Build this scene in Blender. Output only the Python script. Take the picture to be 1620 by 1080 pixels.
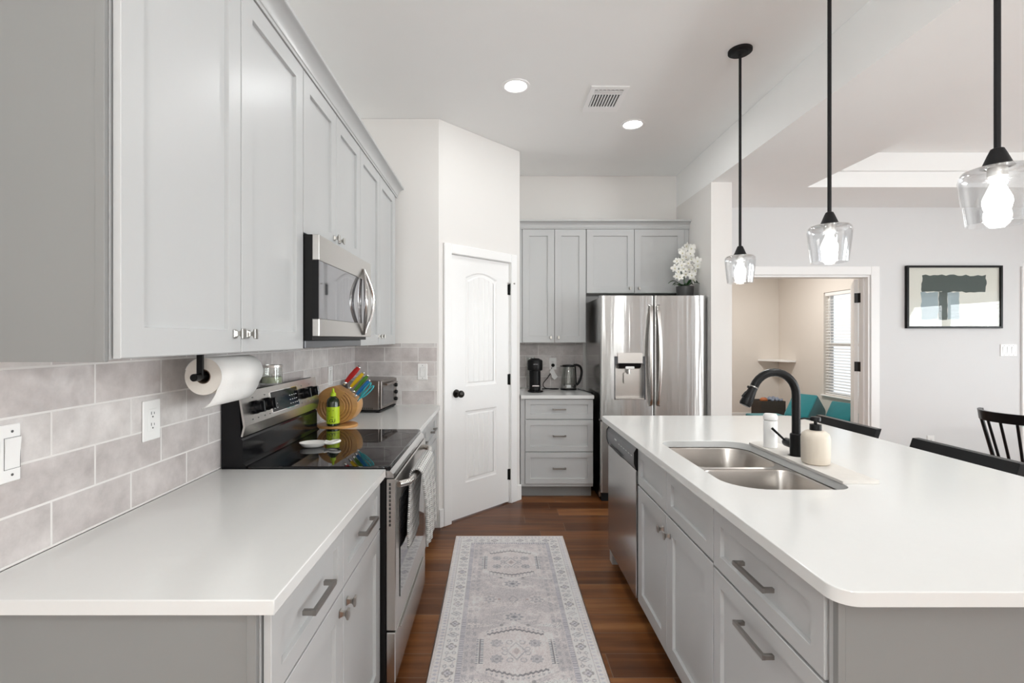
import bpy, bmesh, math, random
import numpy as np
from mathutils import Vector, Matrix

for o in list(bpy.data.objects):
    bpy.data.objects.remove(o, do_unlink=True)
S = bpy.context.scene
COL = S.collection
PI = math.pi
random.seed(7)

# ------------------------------------------------------------------ camera
CH = 1.412
cd = bpy.data.cameras.new('camera'); cam = bpy.data.objects.new('camera', cd); COL.objects.link(cam)
cam.location = (0, 0, CH); cam.rotation_euler = (PI/2, 0, 0)
cd.sensor_width = 36; cd.lens = 36*765/1620; cd.shift_x = 23/1620; cd.shift_y = -5/1620
cd.clip_start = 0.02; cd.clip_end = 100
S.camera = cam

# ------------------------------------------------------------------ world, exposure
w = bpy.data.worlds.new('world'); S.world = w; w.use_nodes = True
bg = w.node_tree.nodes['Background']
bg.inputs[0].default_value = (0.90, 0.95, 1.0, 1); bg.inputs[1].default_value = 1.15
S.view_settings.view_transform = 'Standard'; S.view_settings.look = 'None'
S.view_settings.gamma = 1; S.view_settings.use_curve_mapping = False
S.view_settings.exposure = 0.15
cy = S.cycles
cy.use_denoising = True
cy.max_bounces = 14; cy.diffuse_bounces = 8; cy.glossy_bounces = 6; cy.transmission_bounces = 8; cy.transparent_max_bounces = 16
cy.sample_clamp_indirect = 6
cy.caustics_reflective = False; cy.caustics_refractive = False

def area(name, loc, rot, sx, sy, power, color=(1, 1, 1), shape='RECTANGLE', spread=None):
    l = bpy.data.lights.new(name, 'AREA'); l.shape = shape; l.size = sx; l.size_y = sy
    l.energy = power; l.color = color
    if spread: l.spread = spread
    o = bpy.data.objects.new(name, l); COL.objects.link(o); o.location = loc; o.rotation_euler = rot
    return o
# dining-window daylight, tilted up to brighten the ceiling; the sky lights the other openings
area('daylight_dining', (6.95, 2.5, 1.25), (0, PI/2+.5, 0), 1.6, 2.6, 125, (0.95, 0.98, 1.0))
area('living_daylight_fill', (6.95, -1.3, 1.25), (0, PI/2+.6, 0), 1.6, 2.2, 170, (0.95, 0.98, 1.0))  # added daylight from an unseen window, brightens the living ceiling

area('playroom_fill', (3.7, 6.8, 2.70), (0, 0, 0), .35, .35, 32, (1, .97, .92), 'DISK')  # added fill to brighten the playroom, no lamp seen there

def bulb(name, loc, power, r=.09):  # point source for the added fill lights
    l = bpy.data.lights.new(name, 'POINT'); l.energy = power; l.shadow_soft_size = r; l.color = (.965, 1, 1)
    o = bpy.data.objects.new(name, l); COL.objects.link(o); o.location = loc
bulb('living_fill', (4.3, .6, 1.75), 58)      # this and the next: unseen fill lights added to brighten ceilings and cabinets
bulb('entry_fill', (.35, -1.7, 2.0), 82)

# ------------------------------------------------------------------ mesh helpers
class MB:
    def __init__(s): s.bm = bmesh.new(); s.ang = 38
    def box(s, x0, x1, y0, y1, z0, z1, bev=0, seg=1):
        bm = s.bm
        vs = [bm.verts.new(p) for p in ((x0,y0,z0),(x1,y0,z0),(x1,y1,z0),(x0,y1,z0),(x0,y0,z1),(x1,y0,z1),(x1,y1,z1),(x0,y1,z1))]
        fs = [bm.faces.new([vs[i] for i in q]) for q in ((0,3,2,1),(4,5,6,7),(0,1,5,4),(1,2,6,5),(2,3,7,6),(3,0,4,7))]
        if bev:
            s.ang = 20
            es = list({e for f in fs for e in f.edges})
            bmesh.ops.bevel(bm, geom=es, offset=bev, segments=seg, profile=0.5, affect='EDGES')
        return s
    def poly(s, pts):
        return s.bm.faces.new([s.bm.verts.new(p) for p in pts])
    def prism(s, pts, fn, a, b, bev=0):
        """2-D outline pts swept from a to b; fn(u,v,t) -> xyz"""
        bm = s.bm
        A = [bm.verts.new(fn(u, v, a)) for u, v in pts]; B = [bm.verts.new(fn(u, v, b)) for u, v in pts]
        n = len(pts)
        fs = [bm.faces.new(A[::-1]), bm.faces.new(B)]
        for i in range(n):
            j = (i+1) % n
            fs.append(bm.faces.new((A[i], A[j], B[j], B[i])))
        bmesh.ops.recalc_face_normals(bm, faces=fs)
        if bev:
            s.ang = 20
            es = list({e for f in fs[:2] for e in f.edges})
            bmesh.ops.bevel(bm, geom=es, offset=bev, segments=2, profile=0.5, affect='EDGES')
        return s
    def loft(s, loops, cap0=True, cap1=True, closed=True):
        bm = s.bm
        L = [[bm.verts.new(p) for p in lp] for lp in loops]
        n = len(L[0]); fs = []
        for a, b in zip(L, L[1:]):
            for i in range(n if closed else n-1):
                j = (i+1) % n
                fs.append(bm.faces.new((a[i], a[j], b[j], b[i])))
        if cap0: fs.append(bm.faces.new(L[0][::-1]))
        if cap1: fs.append(bm.faces.new(L[-1]))
        bmesh.ops.recalc_face_normals(bm, faces=fs)
        return s
    def lathe(s, prof, c=(0, 0, 0), n=32, axis='z', cap0=True, cap1=True):
        loops = []
        for r, h in prof:
            r = max(r, 1e-5); lp = []
            for k in range(n):
                a = 2*PI*k/n; p, q = r*math.cos(a), r*math.sin(a)
                if axis == 'z': lp.append((c[0]+p, c[1]+q, c[2]+h))
                elif axis == 'y': lp.append((c[0]+p, c[1]+h, c[2]+q))
                else: lp.append((c[0]+h, c[1]+p, c[2]+q))
            loops.append(lp)
        return s.loft(loops, cap0, cap1)
    def tube(s, pts, r, n=12, cap=True):
        pts = [Vector(p) for p in pts]
        rs = r if isinstance(r, (list, tuple)) else [r]*len(pts)
        t0 = (pts[1]-pts[0]).normalized()
        u = t0.orthogonal().normalized(); loops = []
        for i, p in enumerate(pts):
            t = (pts[min(i+1, len(pts)-1)]-pts[max(i-1, 0)]).normalized()
            u = (u - t*u.dot(t)).normalized(); v = t.cross(u)
            loops.append([p+(u*math.cos(2*PI*k/n)+v*math.sin(2*PI*k/n))*rs[i] for k in range(n)])
        return s.loft(loops, cap, cap)
    def ball(s, c, r, sx=1, sy=1, sz=1, n=16):
        m = Matrix.Translation(c) @ Matrix.Diagonal((sx*r, sy*r, sz*r, 1))
        bmesh.ops.create_uvsphere(s.bm, u_segments=n, v_segments=max(6, n//2), radius=1, matrix=m)
        return s
    def plate(s, outer, holes, z0, z1, bev=0):
        """flat slab in xy with holes"""
        bm = s.bm; es = []; tops = []
        for lp in [outer]+holes:
            vs = [bm.verts.new((x, y, z1)) for x, y in lp]
            for i in range(len(vs)): es.append(bm.edges.new((vs[i], vs[(i+1) % len(vs)])))
        r = bmesh.ops.triangle_fill(bm, use_beauty=True, use_dissolve=False, edges=es, normal=(0, 0, 1))
        fs = [g for g in r['geom'] if isinstance(g, bmesh.types.BMFace)]
        for f in fs:
            f.normal_update()
            if f.normal.z < 0: f.normal_flip()
        ex = bmesh.ops.extrude_face_region(bm, geom=fs, use_keep_orig=True)
        nv = [g for g in ex['geom'] if isinstance(g, bmesh.types.BMVert)]
        for v in nv: v.co.z = z0
        nf = [g for g in ex['geom'] if isinstance(g, bmesh.types.BMFace)]
        bmesh.ops.reverse_faces(bm, faces=nf)
        bmesh.ops.recalc_face_normals(bm, faces=bm.faces[:])
        if bev:
            s.ang = 20
            ee = [e for e in es if e.is_valid]
            bmesh.ops.bevel(bm, geom=ee, offset=bev, segments=2, profile=0.5, affect='EDGES')
        return s
    def xform(s, m):
        bmesh.ops.transform(s.bm, matrix=m, verts=s.bm.verts[:]); return s
    def build(s, name, mat, parent=None, smooth=True, ang=None):
        me = bpy.data.meshes.new(name); s.bm.to_mesh(me); s.bm.free()
        if mat is not None: me.materials.append(mat)
        if smooth and len(me.polygons):
            me.polygons.foreach_set('use_smooth', [True]*len(me.polygons))
            me.set_sharp_from_angle(angle=math.radians(s.ang if ang is None else ang))
        o = bpy.data.objects.new(name, me); COL.objects.link(o)
        if parent is not None: o.parent = parent
        return o

def rr(x0, y0, x1, y1, r, n=8):
    if not isinstance(r, (list, tuple)): r = [r]*4
    P = []
    for (cx, cy_, a0, q) in ((x0+r[0], y0+r[0], PI, r[0]), (x1-r[1], y0+r[1], 1.5*PI, r[1]), (x1-r[2], y1-r[2], 0, r[2]), (x0+r[3], y1-r[3], .5*PI, r[3])):
        for k in range(n+1):
            a = a0+.5*PI*k/n; P.append((cx+q*math.cos(a), cy_+q*math.sin(a)))
    return P
def circ(cx, cy_, r, n=24): return [(cx+r*math.cos(2*PI*k/n), cy_+r*math.sin(2*PI*k/n)) for k in range(n)]
def arc(cx, cz, r, a0, a1, n): return [(cx+r*math.cos(a0+(a1-a0)*k/n), cz+r*math.sin(a0+(a1-a0)*k/n)) for k in range(n+1)]
XZ = lambda u, v, t: (u, t, v)
YZ = lambda u, v, t: (t, u, v)
XY = lambda u, v, t: (u, v, t)

def tag(o, label, cat, group=None):
    o['label'] = label; o['category'] = cat
    if group: o['group'] = group
    return o
def thing(name, label, cat, loc=(0, 0, 0), rz=0, group=None):
    o = bpy.data.objects.new(name, None); COL.objects.link(o); o.empty_display_size = .1
    o.location = loc; o.rotation_euler = (0, 0, rz)
    return tag(o, label, cat, group)
def struct(name, loc=(0, 0, 0), rz=0):
    o = bpy.data.objects.new(name, None); COL.objects.link(o); o.location = loc; o.rotation_euler = (0, 0, rz); o['kind'] = 'structure'; return o
def st(o): o['kind'] = 'structure'; return o
def dup(root, loc, rz=None, label=None):
    r = root.copy(); COL.objects.link(r); r.location = loc
    if rz is not None: r.rotation_euler = (0, 0, rz)
    if label: r['label'] = label
    def rec(src, dst):
        for ch in list(src.children):
            c = ch.copy(); COL.objects.link(c); c.parent = dst; rec(ch, c)
    rec(root, r); return r
def text(s, size, mat, name, parent, m, depth=.0004):
    cu = bpy.data.curves.new('t', 'FONT'); cu.body = s; cu.size = size; cu.extrude = depth; cu.align_x = 'CENTER'; cu.align_y = 'CENTER'
    to = bpy.data.objects.new('t', cu); COL.objects.link(to)
    dg = bpy.context.evaluated_depsgraph_get(); dg.update()
    me = bpy.data.meshes.new_from_object(to.evaluated_get(dg)); bpy.data.objects.remove(to); bpy.data.curves.remove(cu)
    me.transform(m); me.materials.clear(); me.materials.append(mat); me.name = name
    o = bpy.data.objects.new(name, me); COL.objects.link(o)
    if parent is not None: o.parent = parent
    return o

# ------------------------------------------------------------------ materials
class NT:
    def __init__(s, name):
        s.m = bpy.data.materials.new(name); s.m.use_nodes = True; s.t = s.m.node_tree; s.n = s.t.nodes
        s.b = s.n['Principled BSDF']; s.out = s.n['Material Output']
    def new(s, t, **kw):
        x = s.n.new(t)
        for k, v in kw.items(): setattr(x, k, v)
        return x
    def L(s, a, b): s.t.links.new(a, b)
    def math(s, op, a, b=None):
        x = s.new('ShaderNodeMath', operation=op)
        for i, v in enumerate((a, b)):
            if v is None: continue
            if isinstance(v, (int, float)): x.inputs[i].default_value = v
            else: s.L(v, x.inputs[i])
        return x.outputs[0]
    def obj(s, scale=(1, 1, 1)):
        tc = s.new('ShaderNodeTexCoord'); mp = s.new('ShaderNodeMapping'); mp.inputs['Scale'].default_value = scale
        s.L(tc.outputs['Object'], mp.inputs['Vector']); return mp.outputs[0]
    def noise(s, vec, scale, detail=3, rough=.5):
        x = s.new('ShaderNodeTexNoise'); x.inputs['Scale'].default_value = scale; x.inputs['Detail'].default_value = detail; x.inputs['Roughness'].default_value = rough
        s.L(vec, x.inputs['Vector']); return x.outputs[0]
    def ramp(s, fac, stops):
        x = s.new('ShaderNodeValToRGB'); s.L(fac, x.inputs[0]); e = x.color_ramp.elements
        while len(e) < len(stops): e.new(.5)
        for i, (p, c) in enumerate(stops): e[i].position = p; e[i].color = (*c, 1)
        return x.outputs[0]
    def mix(s, fac, a, b, mode='MIX'):
        x = s.new('ShaderNodeMix', data_type='RGBA', blend_type=mode)
        for i, v in ((0, fac), (6, a), (7, b)):
            if isinstance(v, (int, float)): x.inputs[i].default_value = v
            elif isinstance(v, tuple): x.inputs[i].default_value = (*v, 1)
            else: s.L(v, x.inputs[i])
        return x.outputs[2]
    def bump(s, h, strength, dist=.002):
        x = s.new('ShaderNodeBump'); x.inputs['Strength'].default_value = strength; x.inputs['Distance'].default_value = dist
        s.L(h, x.inputs['Height']); s.L(x.outputs[0], s.b.inputs['Normal']); return x
    def set(s, **kw):
        for k, v in kw.items():
            k = {'color': 'Base Color', 'rough': 'Roughness', 'metal': 'Metallic', 'spec': 'Specular IOR Level', 'coat': 'Coat Weight', 'coatr': 'Coat Roughness',
                 'trans': 'Transmission Weight', 'emit': 'Emission Color', 'es': 'Emission Strength', 'sheen': 'Sheen Weight', 'aniso': 'Anisotropic'}[k]
            i = s.b.inputs[k]
            if hasattr(v, 'is_output'): s.L(v, i)
            elif isinstance(v, tuple): i.default_value = (*v, 1)
            else: i.default_value = v
        return s
def simple(name, color, rough=.5, metal=0, spec=.5, bump=None, var=0, vscale=6, stretch=(1, 1, 1), **kw):
    t = NT(name); t.set(color=color, rough=rough, metal=metal, spec=spec, **kw)
    if var or bump:
        v = t.obj(stretch)
        if var:
            f = t.noise(v, vscale, 4)
            t.set(color=t.mix(f, tuple(c*(1-var) for c in color), tuple(min(1, c*(1+var)) for c in color)))
        if bump: t.bump(t.noise(v, bump[0], 2), bump[1], bump[2] if len(bump) > 2 else .002)
    return t.m
def glow(name, color, strength):
    t = NT(name); t.set(color=color, emit=color, es=strength); return t.m
def thin_glass(name, tint=(1, 1, 1), ior=1.5, refl=(1, 1, 1), rough=0.0, base=0.0):
    t = NT(name); t.n.remove(t.b)
    tr = t.new('ShaderNodeBsdfTransparent'); tr.inputs[0].default_value = (*tint, 1)
    gl = t.new('ShaderNodeBsdfGlossy'); gl.inputs['Roughness'].default_value = rough; gl.inputs[0].default_value = (*refl, 1)
    lw = t.new('ShaderNodeLayerWeight'); lw.inputs[0].default_value = .5
    f0 = ((ior-1)/(ior+1))**2
    f = t.math('ADD', t.math('MULTIPLY', t.math('POWER', lw.outputs['Facing'], 5), 1-f0), f0+base)
    mx = t.new('ShaderNodeMixShader'); t.L(f, mx.inputs[0]); t.L(tr.outputs[0], mx.inputs[1]); t.L(gl.outputs[0], mx.inputs[2])
    t.L(mx.outputs[0], t.out.inputs[0]); return t.m

M = {}
M['wall'] = simple('wall_paint', (.78, .765, .745), .75, spec=.25, bump=(260, .06, .001), var=.01)
M['wall_cool'] = simple('living_wall_paint', (.71, .715, .72), .75, spec=.25, bump=(260, .06, .001), var=.01)
M['wall_beige'] = simple('playroom_wall_paint', (.75, .705, .655), .8, spec=.2, bump=(260, .06, .001), var=.01)
M['ceil'] = simple('ceiling_paint', (.90, .905, .90), .85, spec=.15, bump=(180, .10, .001), var=.01)
M['trim'] = simple('trim_gloss_paint', (.88, .88, .875), .35, spec=.4, var=.01)
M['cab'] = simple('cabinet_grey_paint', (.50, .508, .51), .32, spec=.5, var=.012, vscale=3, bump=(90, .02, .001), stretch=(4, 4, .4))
M['cab_shaded'] = simple('cabinet_grey_shaded', (.245, .247, .243), .45, spec=.4, var=.015, vscale=4)  # cabinet grey darkened in colour for the shade on the end panels
M['quartz'] = simple('white_quartz', (.71, .715, .705), .16, spec=.5, var=.012, vscale=40)
def streak_steel(name, col, rough, amt, fx=7.5):
    t = NT(name); v = t.obj((fx, fx, .35)); n = t.noise(v, 1.0, 3, .55)
    g = t.noise(t.obj((2, 2, 260)), 1.0, 2)
    t.set(color=t.mix(g, tuple(c*.94 for c in col), tuple(min(1, c*1.06) for c in col)), rough=rough, metal=1, aniso=.95)
    tg = t.new('ShaderNodeTangent', direction_type='RADIAL', axis='Z'); t.L(tg.outputs[0], t.b.inputs['Tangent']); t.b.inputs['Anisotropic Rotation'].default_value = .25
    t.bump(n, amt, .05); return t.m
M['steel'] = streak_steel('brushed_steel', (.52, .515, .505), .27, .20)
M['steel_h'] = simple('brushed_steel_plain', (.62, .60, .575), .27, 1, var=.04, vscale=8, stretch=(1, 1, 14))
M['steel_dark'] = simple('dark_steel', (.56, .55, .54), .20, 1, var=.04, vscale=6, stretch=(8, 8, .5))
M['steel_t'] = simple('toaster_steel', (.30, .275, .26), .30, 1, var=.05, vscale=8, stretch=(1, 1, 14))
M['sink'] = simple('sink_satin_steel', (.50, .47, .44), .30, 1, var=.06, vscale=10, stretch=(3, 3, 12))
M['nickel'] = simple('brushed_nickel', (.46, .445, .42), .28, 1, var=.04, vscale=60)
M['pull'] = simple('dark_nickel', (.36, .345, .325), .32, 1, var=.04, vscale=60)
M['chrome'] = simple('chrome', (.8, .8, .8), .06, 1, var=.02)
M['black_gl'] = simple('black_gloss', (.007, .007, .008), .12, spec=.22, var=.05)
M['black_sat'] = simple('black_satin', (.006, .006, .0065), .36, spec=.22, var=.08, vscale=30)
M['black_mat'] = simple('black_matte', (.011, .011, .012), .55, spec=.22, var=.08, vscale=30)
M['black_side'] = simple('black_enamel_side', (.008, .008, .008), .42, spec=.22, bump=(240, .05), var=.08)
M['glass_top'] = simple('black_ceramic_glass', (.006, .006, .007), .03, spec=.5, var=.05)
M['burner'] = simple('burner_ring_print', (.055, .055, .058), .10, spec=.5, var=.05)
M['oven_glass'] = simple('smoked_oven_glass', (.02, .02, .022), .05, spec=.8, coat=.6, coatr=.02, var=.05)
M['micro_glass'] = simple('mirror_smoked_glass', (.30, .30, .315), .035, .85, var=.02)
M['plastic_w'] = simple('white_plastic', (.84, .84, .83), .32, var=.01)
M['vent'] = simple('vent_white_enamel', (.93, .93, .93), .5, var=.01)
M['plastic_dk'] = simple('dark_slot', (.03, .03, .03), .5, var=.05)
M['grey_pl'] = simple('grey_control_panel', (.10, .105, .115), .28, spec=.5, var=.05)
M['mark'] = simple('printed_light_marks', (.62, .63, .64), .5, var=.02)
M['markd'] = simple('printed_dark_marks', (.10, .10, .10), .5, var=.02)
M['towel_paper'] = simple('paper_towel', (.86, .85, .83), .9, spec=.1, bump=(130, .35, .002), var=.01)
M['paper_core'] = simple('paper_roll_end', (.84, .80, .74), .9, spec=.1, bump=(300, .2), var=.03, vscale=120)
M['card'] = simple('cardboard_core', (.16, .11, .08), .8, var=.1)
M['wood'] = simple('acacia_wood', (.52, .275, .095), .35, spec=.45, var=.22, vscale=3, stretch=(3, 3, 18), bump=(40, .05))
M['wood_dk'] = simple('wood_groove', (.30, .14, .045), .5, var=.15)
M['wax'] = simple('pale_green_wax', (.50, .56, .36), .45, var=.03)
M['bottle_dk'] = simple('dark_green_bottle', (.016, .028, .012), .12, spec=.5, var=.1)
M['lime'] = simple('lime_label', (.50, .68, .015), .4, var=.03)
M['ceramic'] = simple('white_ceramic', (.84, .83, .80), .10, var=.02)
M['stone'] = simple('diatomite_stone', (.66, .635, .60), .85, spec=.15, var=.05, vscale=60)
M['soap'] = simple('cream_ceramic', (.63, .565, .48), .5, var=.05, vscale=12, stretch=(20, 20, 1), bump=(30, .05))
M['teal'] = simple('teal_suede', (.005, .165, .19), .85, spec=.2, sheen=.3, var=.12, vscale=9)
M['box_dk'] = simple('charcoal_fabric_box', (.055, .047, .04), .8, var=.12, vscale=40)
M['orange'] = simple('orange_leather', (.42, .13, .04), .55, var=.15)
M['cloth_b'] = simple('blue_grey_print_cloth', (.22, .25, .32), .85, var=.6, vscale=30)
M['leaf'] = simple('orchid_leaf', (.035, .10, .03), .4, var=.3, vscale=20)
M['petal'] = simple('white_petal', (.86, .86, .82), .6, sheen=.2, var=.02)
M['petal_c'] = simple('orchid_centre', (.66, .62, .36), .6, var=.1)
M['pot'] = simple('dark_grey_pot', (.055, .055, .055), .45, var=.1)
M['blk_wood'] = simple('black_painted_wood', (.007, .007, .008), .28, spec=.22, var=.1)
M['hinge'] = simple('black_hinge', (.015, .015, .015), .35, .6, var=.1)
M['bronze'] = simple('oil_rubbed_bronze', (.022, .020, .018), .30, .7, var=.15)
M['glass'] = thin_glass('clear_glass', (.90, .91, .90), 1.5, base=.04)
M['shade_glass'] = thin_glass('seeded_shade_glass', (.93, .935, .94), 1.5, base=.10, rough=.04)
M['pane'] = thin_glass('window_pane', (.97, .98, .98), 1.45)
M['bulb'] = glow('lit_bulb', (1, .98, .95), 9)
M['lens'] = glow('lit_lens', (1, .985, .96), 14)
M['paper'] = simple('art_paper', (.80, .79, .73), .8, var=.01)
M['ink'] = simple('dark_green_brush_ink', (.040, .062, .056), .6, var=.45, vscale=9, stretch=(30, 1, 3))
M['ink_l'] = simple('pale_blue_brush_wash', (.33, .41, .45), .7, var=.2, vscale=9, stretch=(30, 1, 3))
M['blind'] = simple('white_blind_slat', (.84, .84, .83), .5, var=.01)
M['fence'] = simple('weathered_fence_boards', (.52, .45, .33), .85, var=.2, vscale=5, stretch=(9, 9, .6))
M['grass'] = simple('lawn', (.16, .24, .07), .9, var=.3, vscale=12)
for n_, c_ in (('red', (.52, .015, .012)), ('yellow', (.80, .52, .01)), ('green', (.08, .24, .02)), ('blue', (.01, .16, .42)), ('aqua', (.05, .42, .47))):
    M['k_'+n_] = simple('handle_'+n_, c_, .35, var=.04)

def tile_mat(name, axis, shift, zshift=-.918):
    t = NT(name); tc = t.new('ShaderNodeTexCoord'); sp = t.new('ShaderNodeSeparateXYZ'); t.L(tc.outputs['Object'], sp.inputs[0])
    cb = t.new('ShaderNodeCombineXYZ')
    t.L(t.math('ADD', sp.outputs[axis], shift), cb.inputs[0]); t.L(t.math('ADD', sp.outputs[2], zshift), cb.inputs[1])
    br = t.new('ShaderNodeTexBrick'); br.offset = .5; br.offset_frequency = 2
    t.L(cb.outputs[0], br.inputs['Vector'])
    for k, v in (('Scale', 1), ('Mortar Size', .0030), ('Mortar Smooth', .15), ('Bias', 0), ('Brick Width', .25), ('Row Height', .107)): br.inputs[k].default_value = v
    br.inputs['Color1'].default_value = (.54, .50, .49, 1); br.inputs['Color2'].default_value = (.68, .655, .64, 1); br.inputs['Mortar'].default_value = (.74, .72, .70, 1)
    nz = t.noise(t.obj(), 9, 5, .65)
    cl = t.ramp(nz, [(.28, (.76, .745, .745)), (.72, (1.18, 1.185, 1.185))])
    inv = t.math('SUBTRACT', 1, br.outputs['Fac'])
    col = t.mix(inv, br.outputs['Color'], t.mix(1.0, br.outputs['Color'], cl, 'MULTIPLY'))
    t.set(color=col, rough=t.math('ADD', t.math('MULTIPLY', br.outputs['Fac'], .55), .10), spec=.55)
    h = t.math('ADD', t.math('MULTIPLY', inv, .5), t.math('MULTIPLY', t.noise(t.obj(), 16, 2), .9))
    t.bump(h, .55, .0035)
    return t.m
M['tile_l'] = tile_mat('glazed_tile_left', 1, -1.025)
M['tile_x'] = tile_mat('glazed_tile_across', 0, .09)

def floor_mat():
    t = NT('wood_plank_tile'); tc = t.new('ShaderNodeTexCoord'); sp = t.new('ShaderNodeSeparateXYZ'); t.L(tc.outputs['Object'], sp.inputs[0])
    ry = t.math('DIVIDE', t.math('ADD', sp.outputs[1], -.016), .1535); row = t.math('FLOOR', ry); fy = t.math('FRACT', ry)
    wn = t.new('ShaderNodeTexWhiteNoise', noise_dimensions='1D'); t.L(row, wn.inputs['W'])
    rx = t.math('DIVIDE', t.math('ADD', sp.outputs[0], t.math('MULTIPLY', wn.outputs['Value'], 1.7)), .92); idx = t.math('FLOOR', rx); fx = t.math('FRACT', rx)
    cb = t.new('ShaderNodeCombineXYZ'); t.L(row, cb.inputs[0]); t.L(idx, cb.inputs[1])
    w2 = t.new('ShaderNodeTexWhiteNoise', noise_dimensions='2D'); t.L(cb.outputs[0], w2.inputs['Vector'])
    c2 = t.new('ShaderNodeCombineXYZ')
    t.L(t.math('MULTIPLY', sp.outputs[0], 1.6), c2.inputs[0]); t.L(t.math('MULTIPLY', sp.outputs[1], 22), c2.inputs[1]); t.L(t.math('MULTIPLY', w2.outputs['Value'], 40), c2.inputs[2])
    g = t.noise(c2.outputs[0], 1.0, 5, .6)
    g2 = t.noise(t.obj((.9, 5, 1)), 2.0, 2)
    f = t.math('ADD', t.math('MULTIPLY', g, .55), t.math('ADD', t.math('MULTIPLY', w2.outputs['Value'], .30), t.math('MULTIPLY', g2, .28)))
    col = t.ramp(f, [(.30, (.050, .016, .005)), (.50, (.125, .044, .014)), (.68, (.24, .092, .030)), (.88, (.42, .19, .068))])
    gy = t.math('LESS_THAN', fy, .017); gx = t.math('LESS_THAN', fx, .0034); gm = t.math('MAXIMUM', gy, gx)
    col = t.mix(gm, col, (.19, .125, .085))
    t.set(color=col, rough=t.math('ADD', t.math('MULTIPLY', g, .16), .24), spec=.3)
    t.bump(t.math('SUBTRACT', t.math('MULTIPLY', g, .25), gm), .35, .0015)
    return t.m
M['floor'] = floor_mat()

def towel_mat():
    t = NT('ribbed_grey_towel'); tc = t.new('ShaderNodeTexCoord'); sp = t.new('ShaderNodeSeparateXYZ'); t.L(tc.outputs['UV'], sp.inputs[0])
    u, v = sp.outputs[0], sp.outputs[1]
    rib = t.math('SINE', t.math('MULTIPLY', v, 2*PI/.0085))
    a = t.math('SINE', t.math('MULTIPLY', t.math('ADD', u, v), 2*PI/.06)); b = t.math('SINE', t.math('MULTIPLY', t.math('SUBTRACT', u, v), 2*PI/.06))
    d = t.math('MULTIPLY', a, b)
    f = t.math('ADD', t.math('MULTIPLY', d, .42), t.math('ADD', t.math('MULTIPLY', rib, .34), .55))
    t.set(color=t.ramp(f, [(.05, (.34, .335, .325)), (.80, (.80, .795, .78))]), rough=.95, spec=.1, sheen=.3)
    t.bump(t.math('ADD', rib, t.math('MULTIPLY', t.noise(t.obj(), 300, 2), .6)), .9, .002)
    return t.m
M['towel'] = towel_mat()
def attr_mat(name, attr, rough):
    t = NT(name); a = t.new('ShaderNodeAttribute', attribute_name=attr)
    n = t.noise(t.obj(), 700, 2)
    t.set(color=t.mix(.35, a.outputs['Color'], t.mix(n, (.75, .75, .75), (1.2, 1.2, 1.2)), 'MULTIPLY'), rough=rough, spec=.15, sheen=.15)
    t.bump(n, .4, .0015); return t.m
M['rug'] = attr_mat('flat_woven_rug', 'weave', .95)

# ------------------------------------------------------------------ the room
WL = -1.07; YB = 4.876; CZ = 3.05; LZ = 2.73; XP = 1.804; XP2 = 1.98; XR = 6.6; YR = -3.2
st(MB().box(-1.3, 9.5, YR-.1, 9.0, -.1, 0).build('floor', M['floor'], smooth=False))
st(MB().box(WL-.12, XP2, YR, YB+.12, CZ, CZ+.1).build('ceiling', M['ceil'], smooth=False))
# living-room ceiling with a stepped tray
tx0, tx1, ty0, ty1 = 2.70, 6.0, -1.9, 4.22
st(MB().plate([(XP2, YR), (XR, YR), (XR, YB+.1), (XP2, YB+.1)], [[(tx0, ty0), (tx1, ty0), (tx1, ty1), (tx0, ty1)]], LZ, LZ+.135).build('ceiling_living', M['ceil'], smooth=False))
mb = MB()
mb.plate([(tx0-.1, ty0-.1), (tx1+.1, ty0-.1), (tx1+.1, ty1+.1), (tx0-.1, ty1+.1)], [[(tx0+.03, ty0+.03), (tx1-.03, ty0+.03), (tx1-.03, ty1-.03), (tx0+.03, ty1-.03)]], LZ+.136, LZ+.292)
mb.box(tx0-.1, tx1+.1, ty0-.1, ty1+.1, LZ+.2925, LZ+.36)
st(mb.build('ceiling_tray', M['ceil'], smooth=False))

st(MB().box(WL-.12, WL, YR, 3.606, 0, CZ-.002).build('wall_left', M['wall'], smooth=False))
st(MB().box(WL-.12, -.438, 3.606, 3.70, 0, CZ-.002).build('wall_pantry_side', M['wall'], smooth=False))
# diagonal pantry wall, local frame: x along the wall, y into the pantry
DP = struct('wall_pantry_diagonal', (-.438, 3.606, 0), PI/4)
DL = .632*math.sqrt(2)
d0, d1, dtop = .0858*math.sqrt(2)-.004, .541*math.sqrt(2)+.004, 2.055
mb = MB()
mb.box(0, d0-.02, .0, .10, 0, CZ-.002); mb.box(d1+.02, DL, 0, .10, 0, CZ-.002); mb.box(d0-.02, d1+.02, 0, .10, dtop+.02, CZ-.002)
mb.build('wall_face', M['wall'], DP, smooth=False)
D1 = struct('door_1', (-.438, 3.606, 0), PI/4)
mb = MB()   # casing and jamb
cw = .072
for a, b in ((d0-.004-cw, d0-.004), (d1+.004, d1+.004+cw)): mb.box(a, b, -.018, -.001, 0, dtop+.004+cw, .004)
mb.box(d0-.006, d1+.006, -.0175, -.001, dtop+.004, dtop+.004+cw, .004)
mb.box(d0-.019, d0-.001, 0, .10, 0, dtop+.018); mb.box(d1+.001, d1+.019, 0, .10, 0, dtop+.018); mb.box(d0-.001, d1+.001, 0, .10, dtop+.003, dtop+.018)
mb.build('door_frame', M['trim'], D1)
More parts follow.
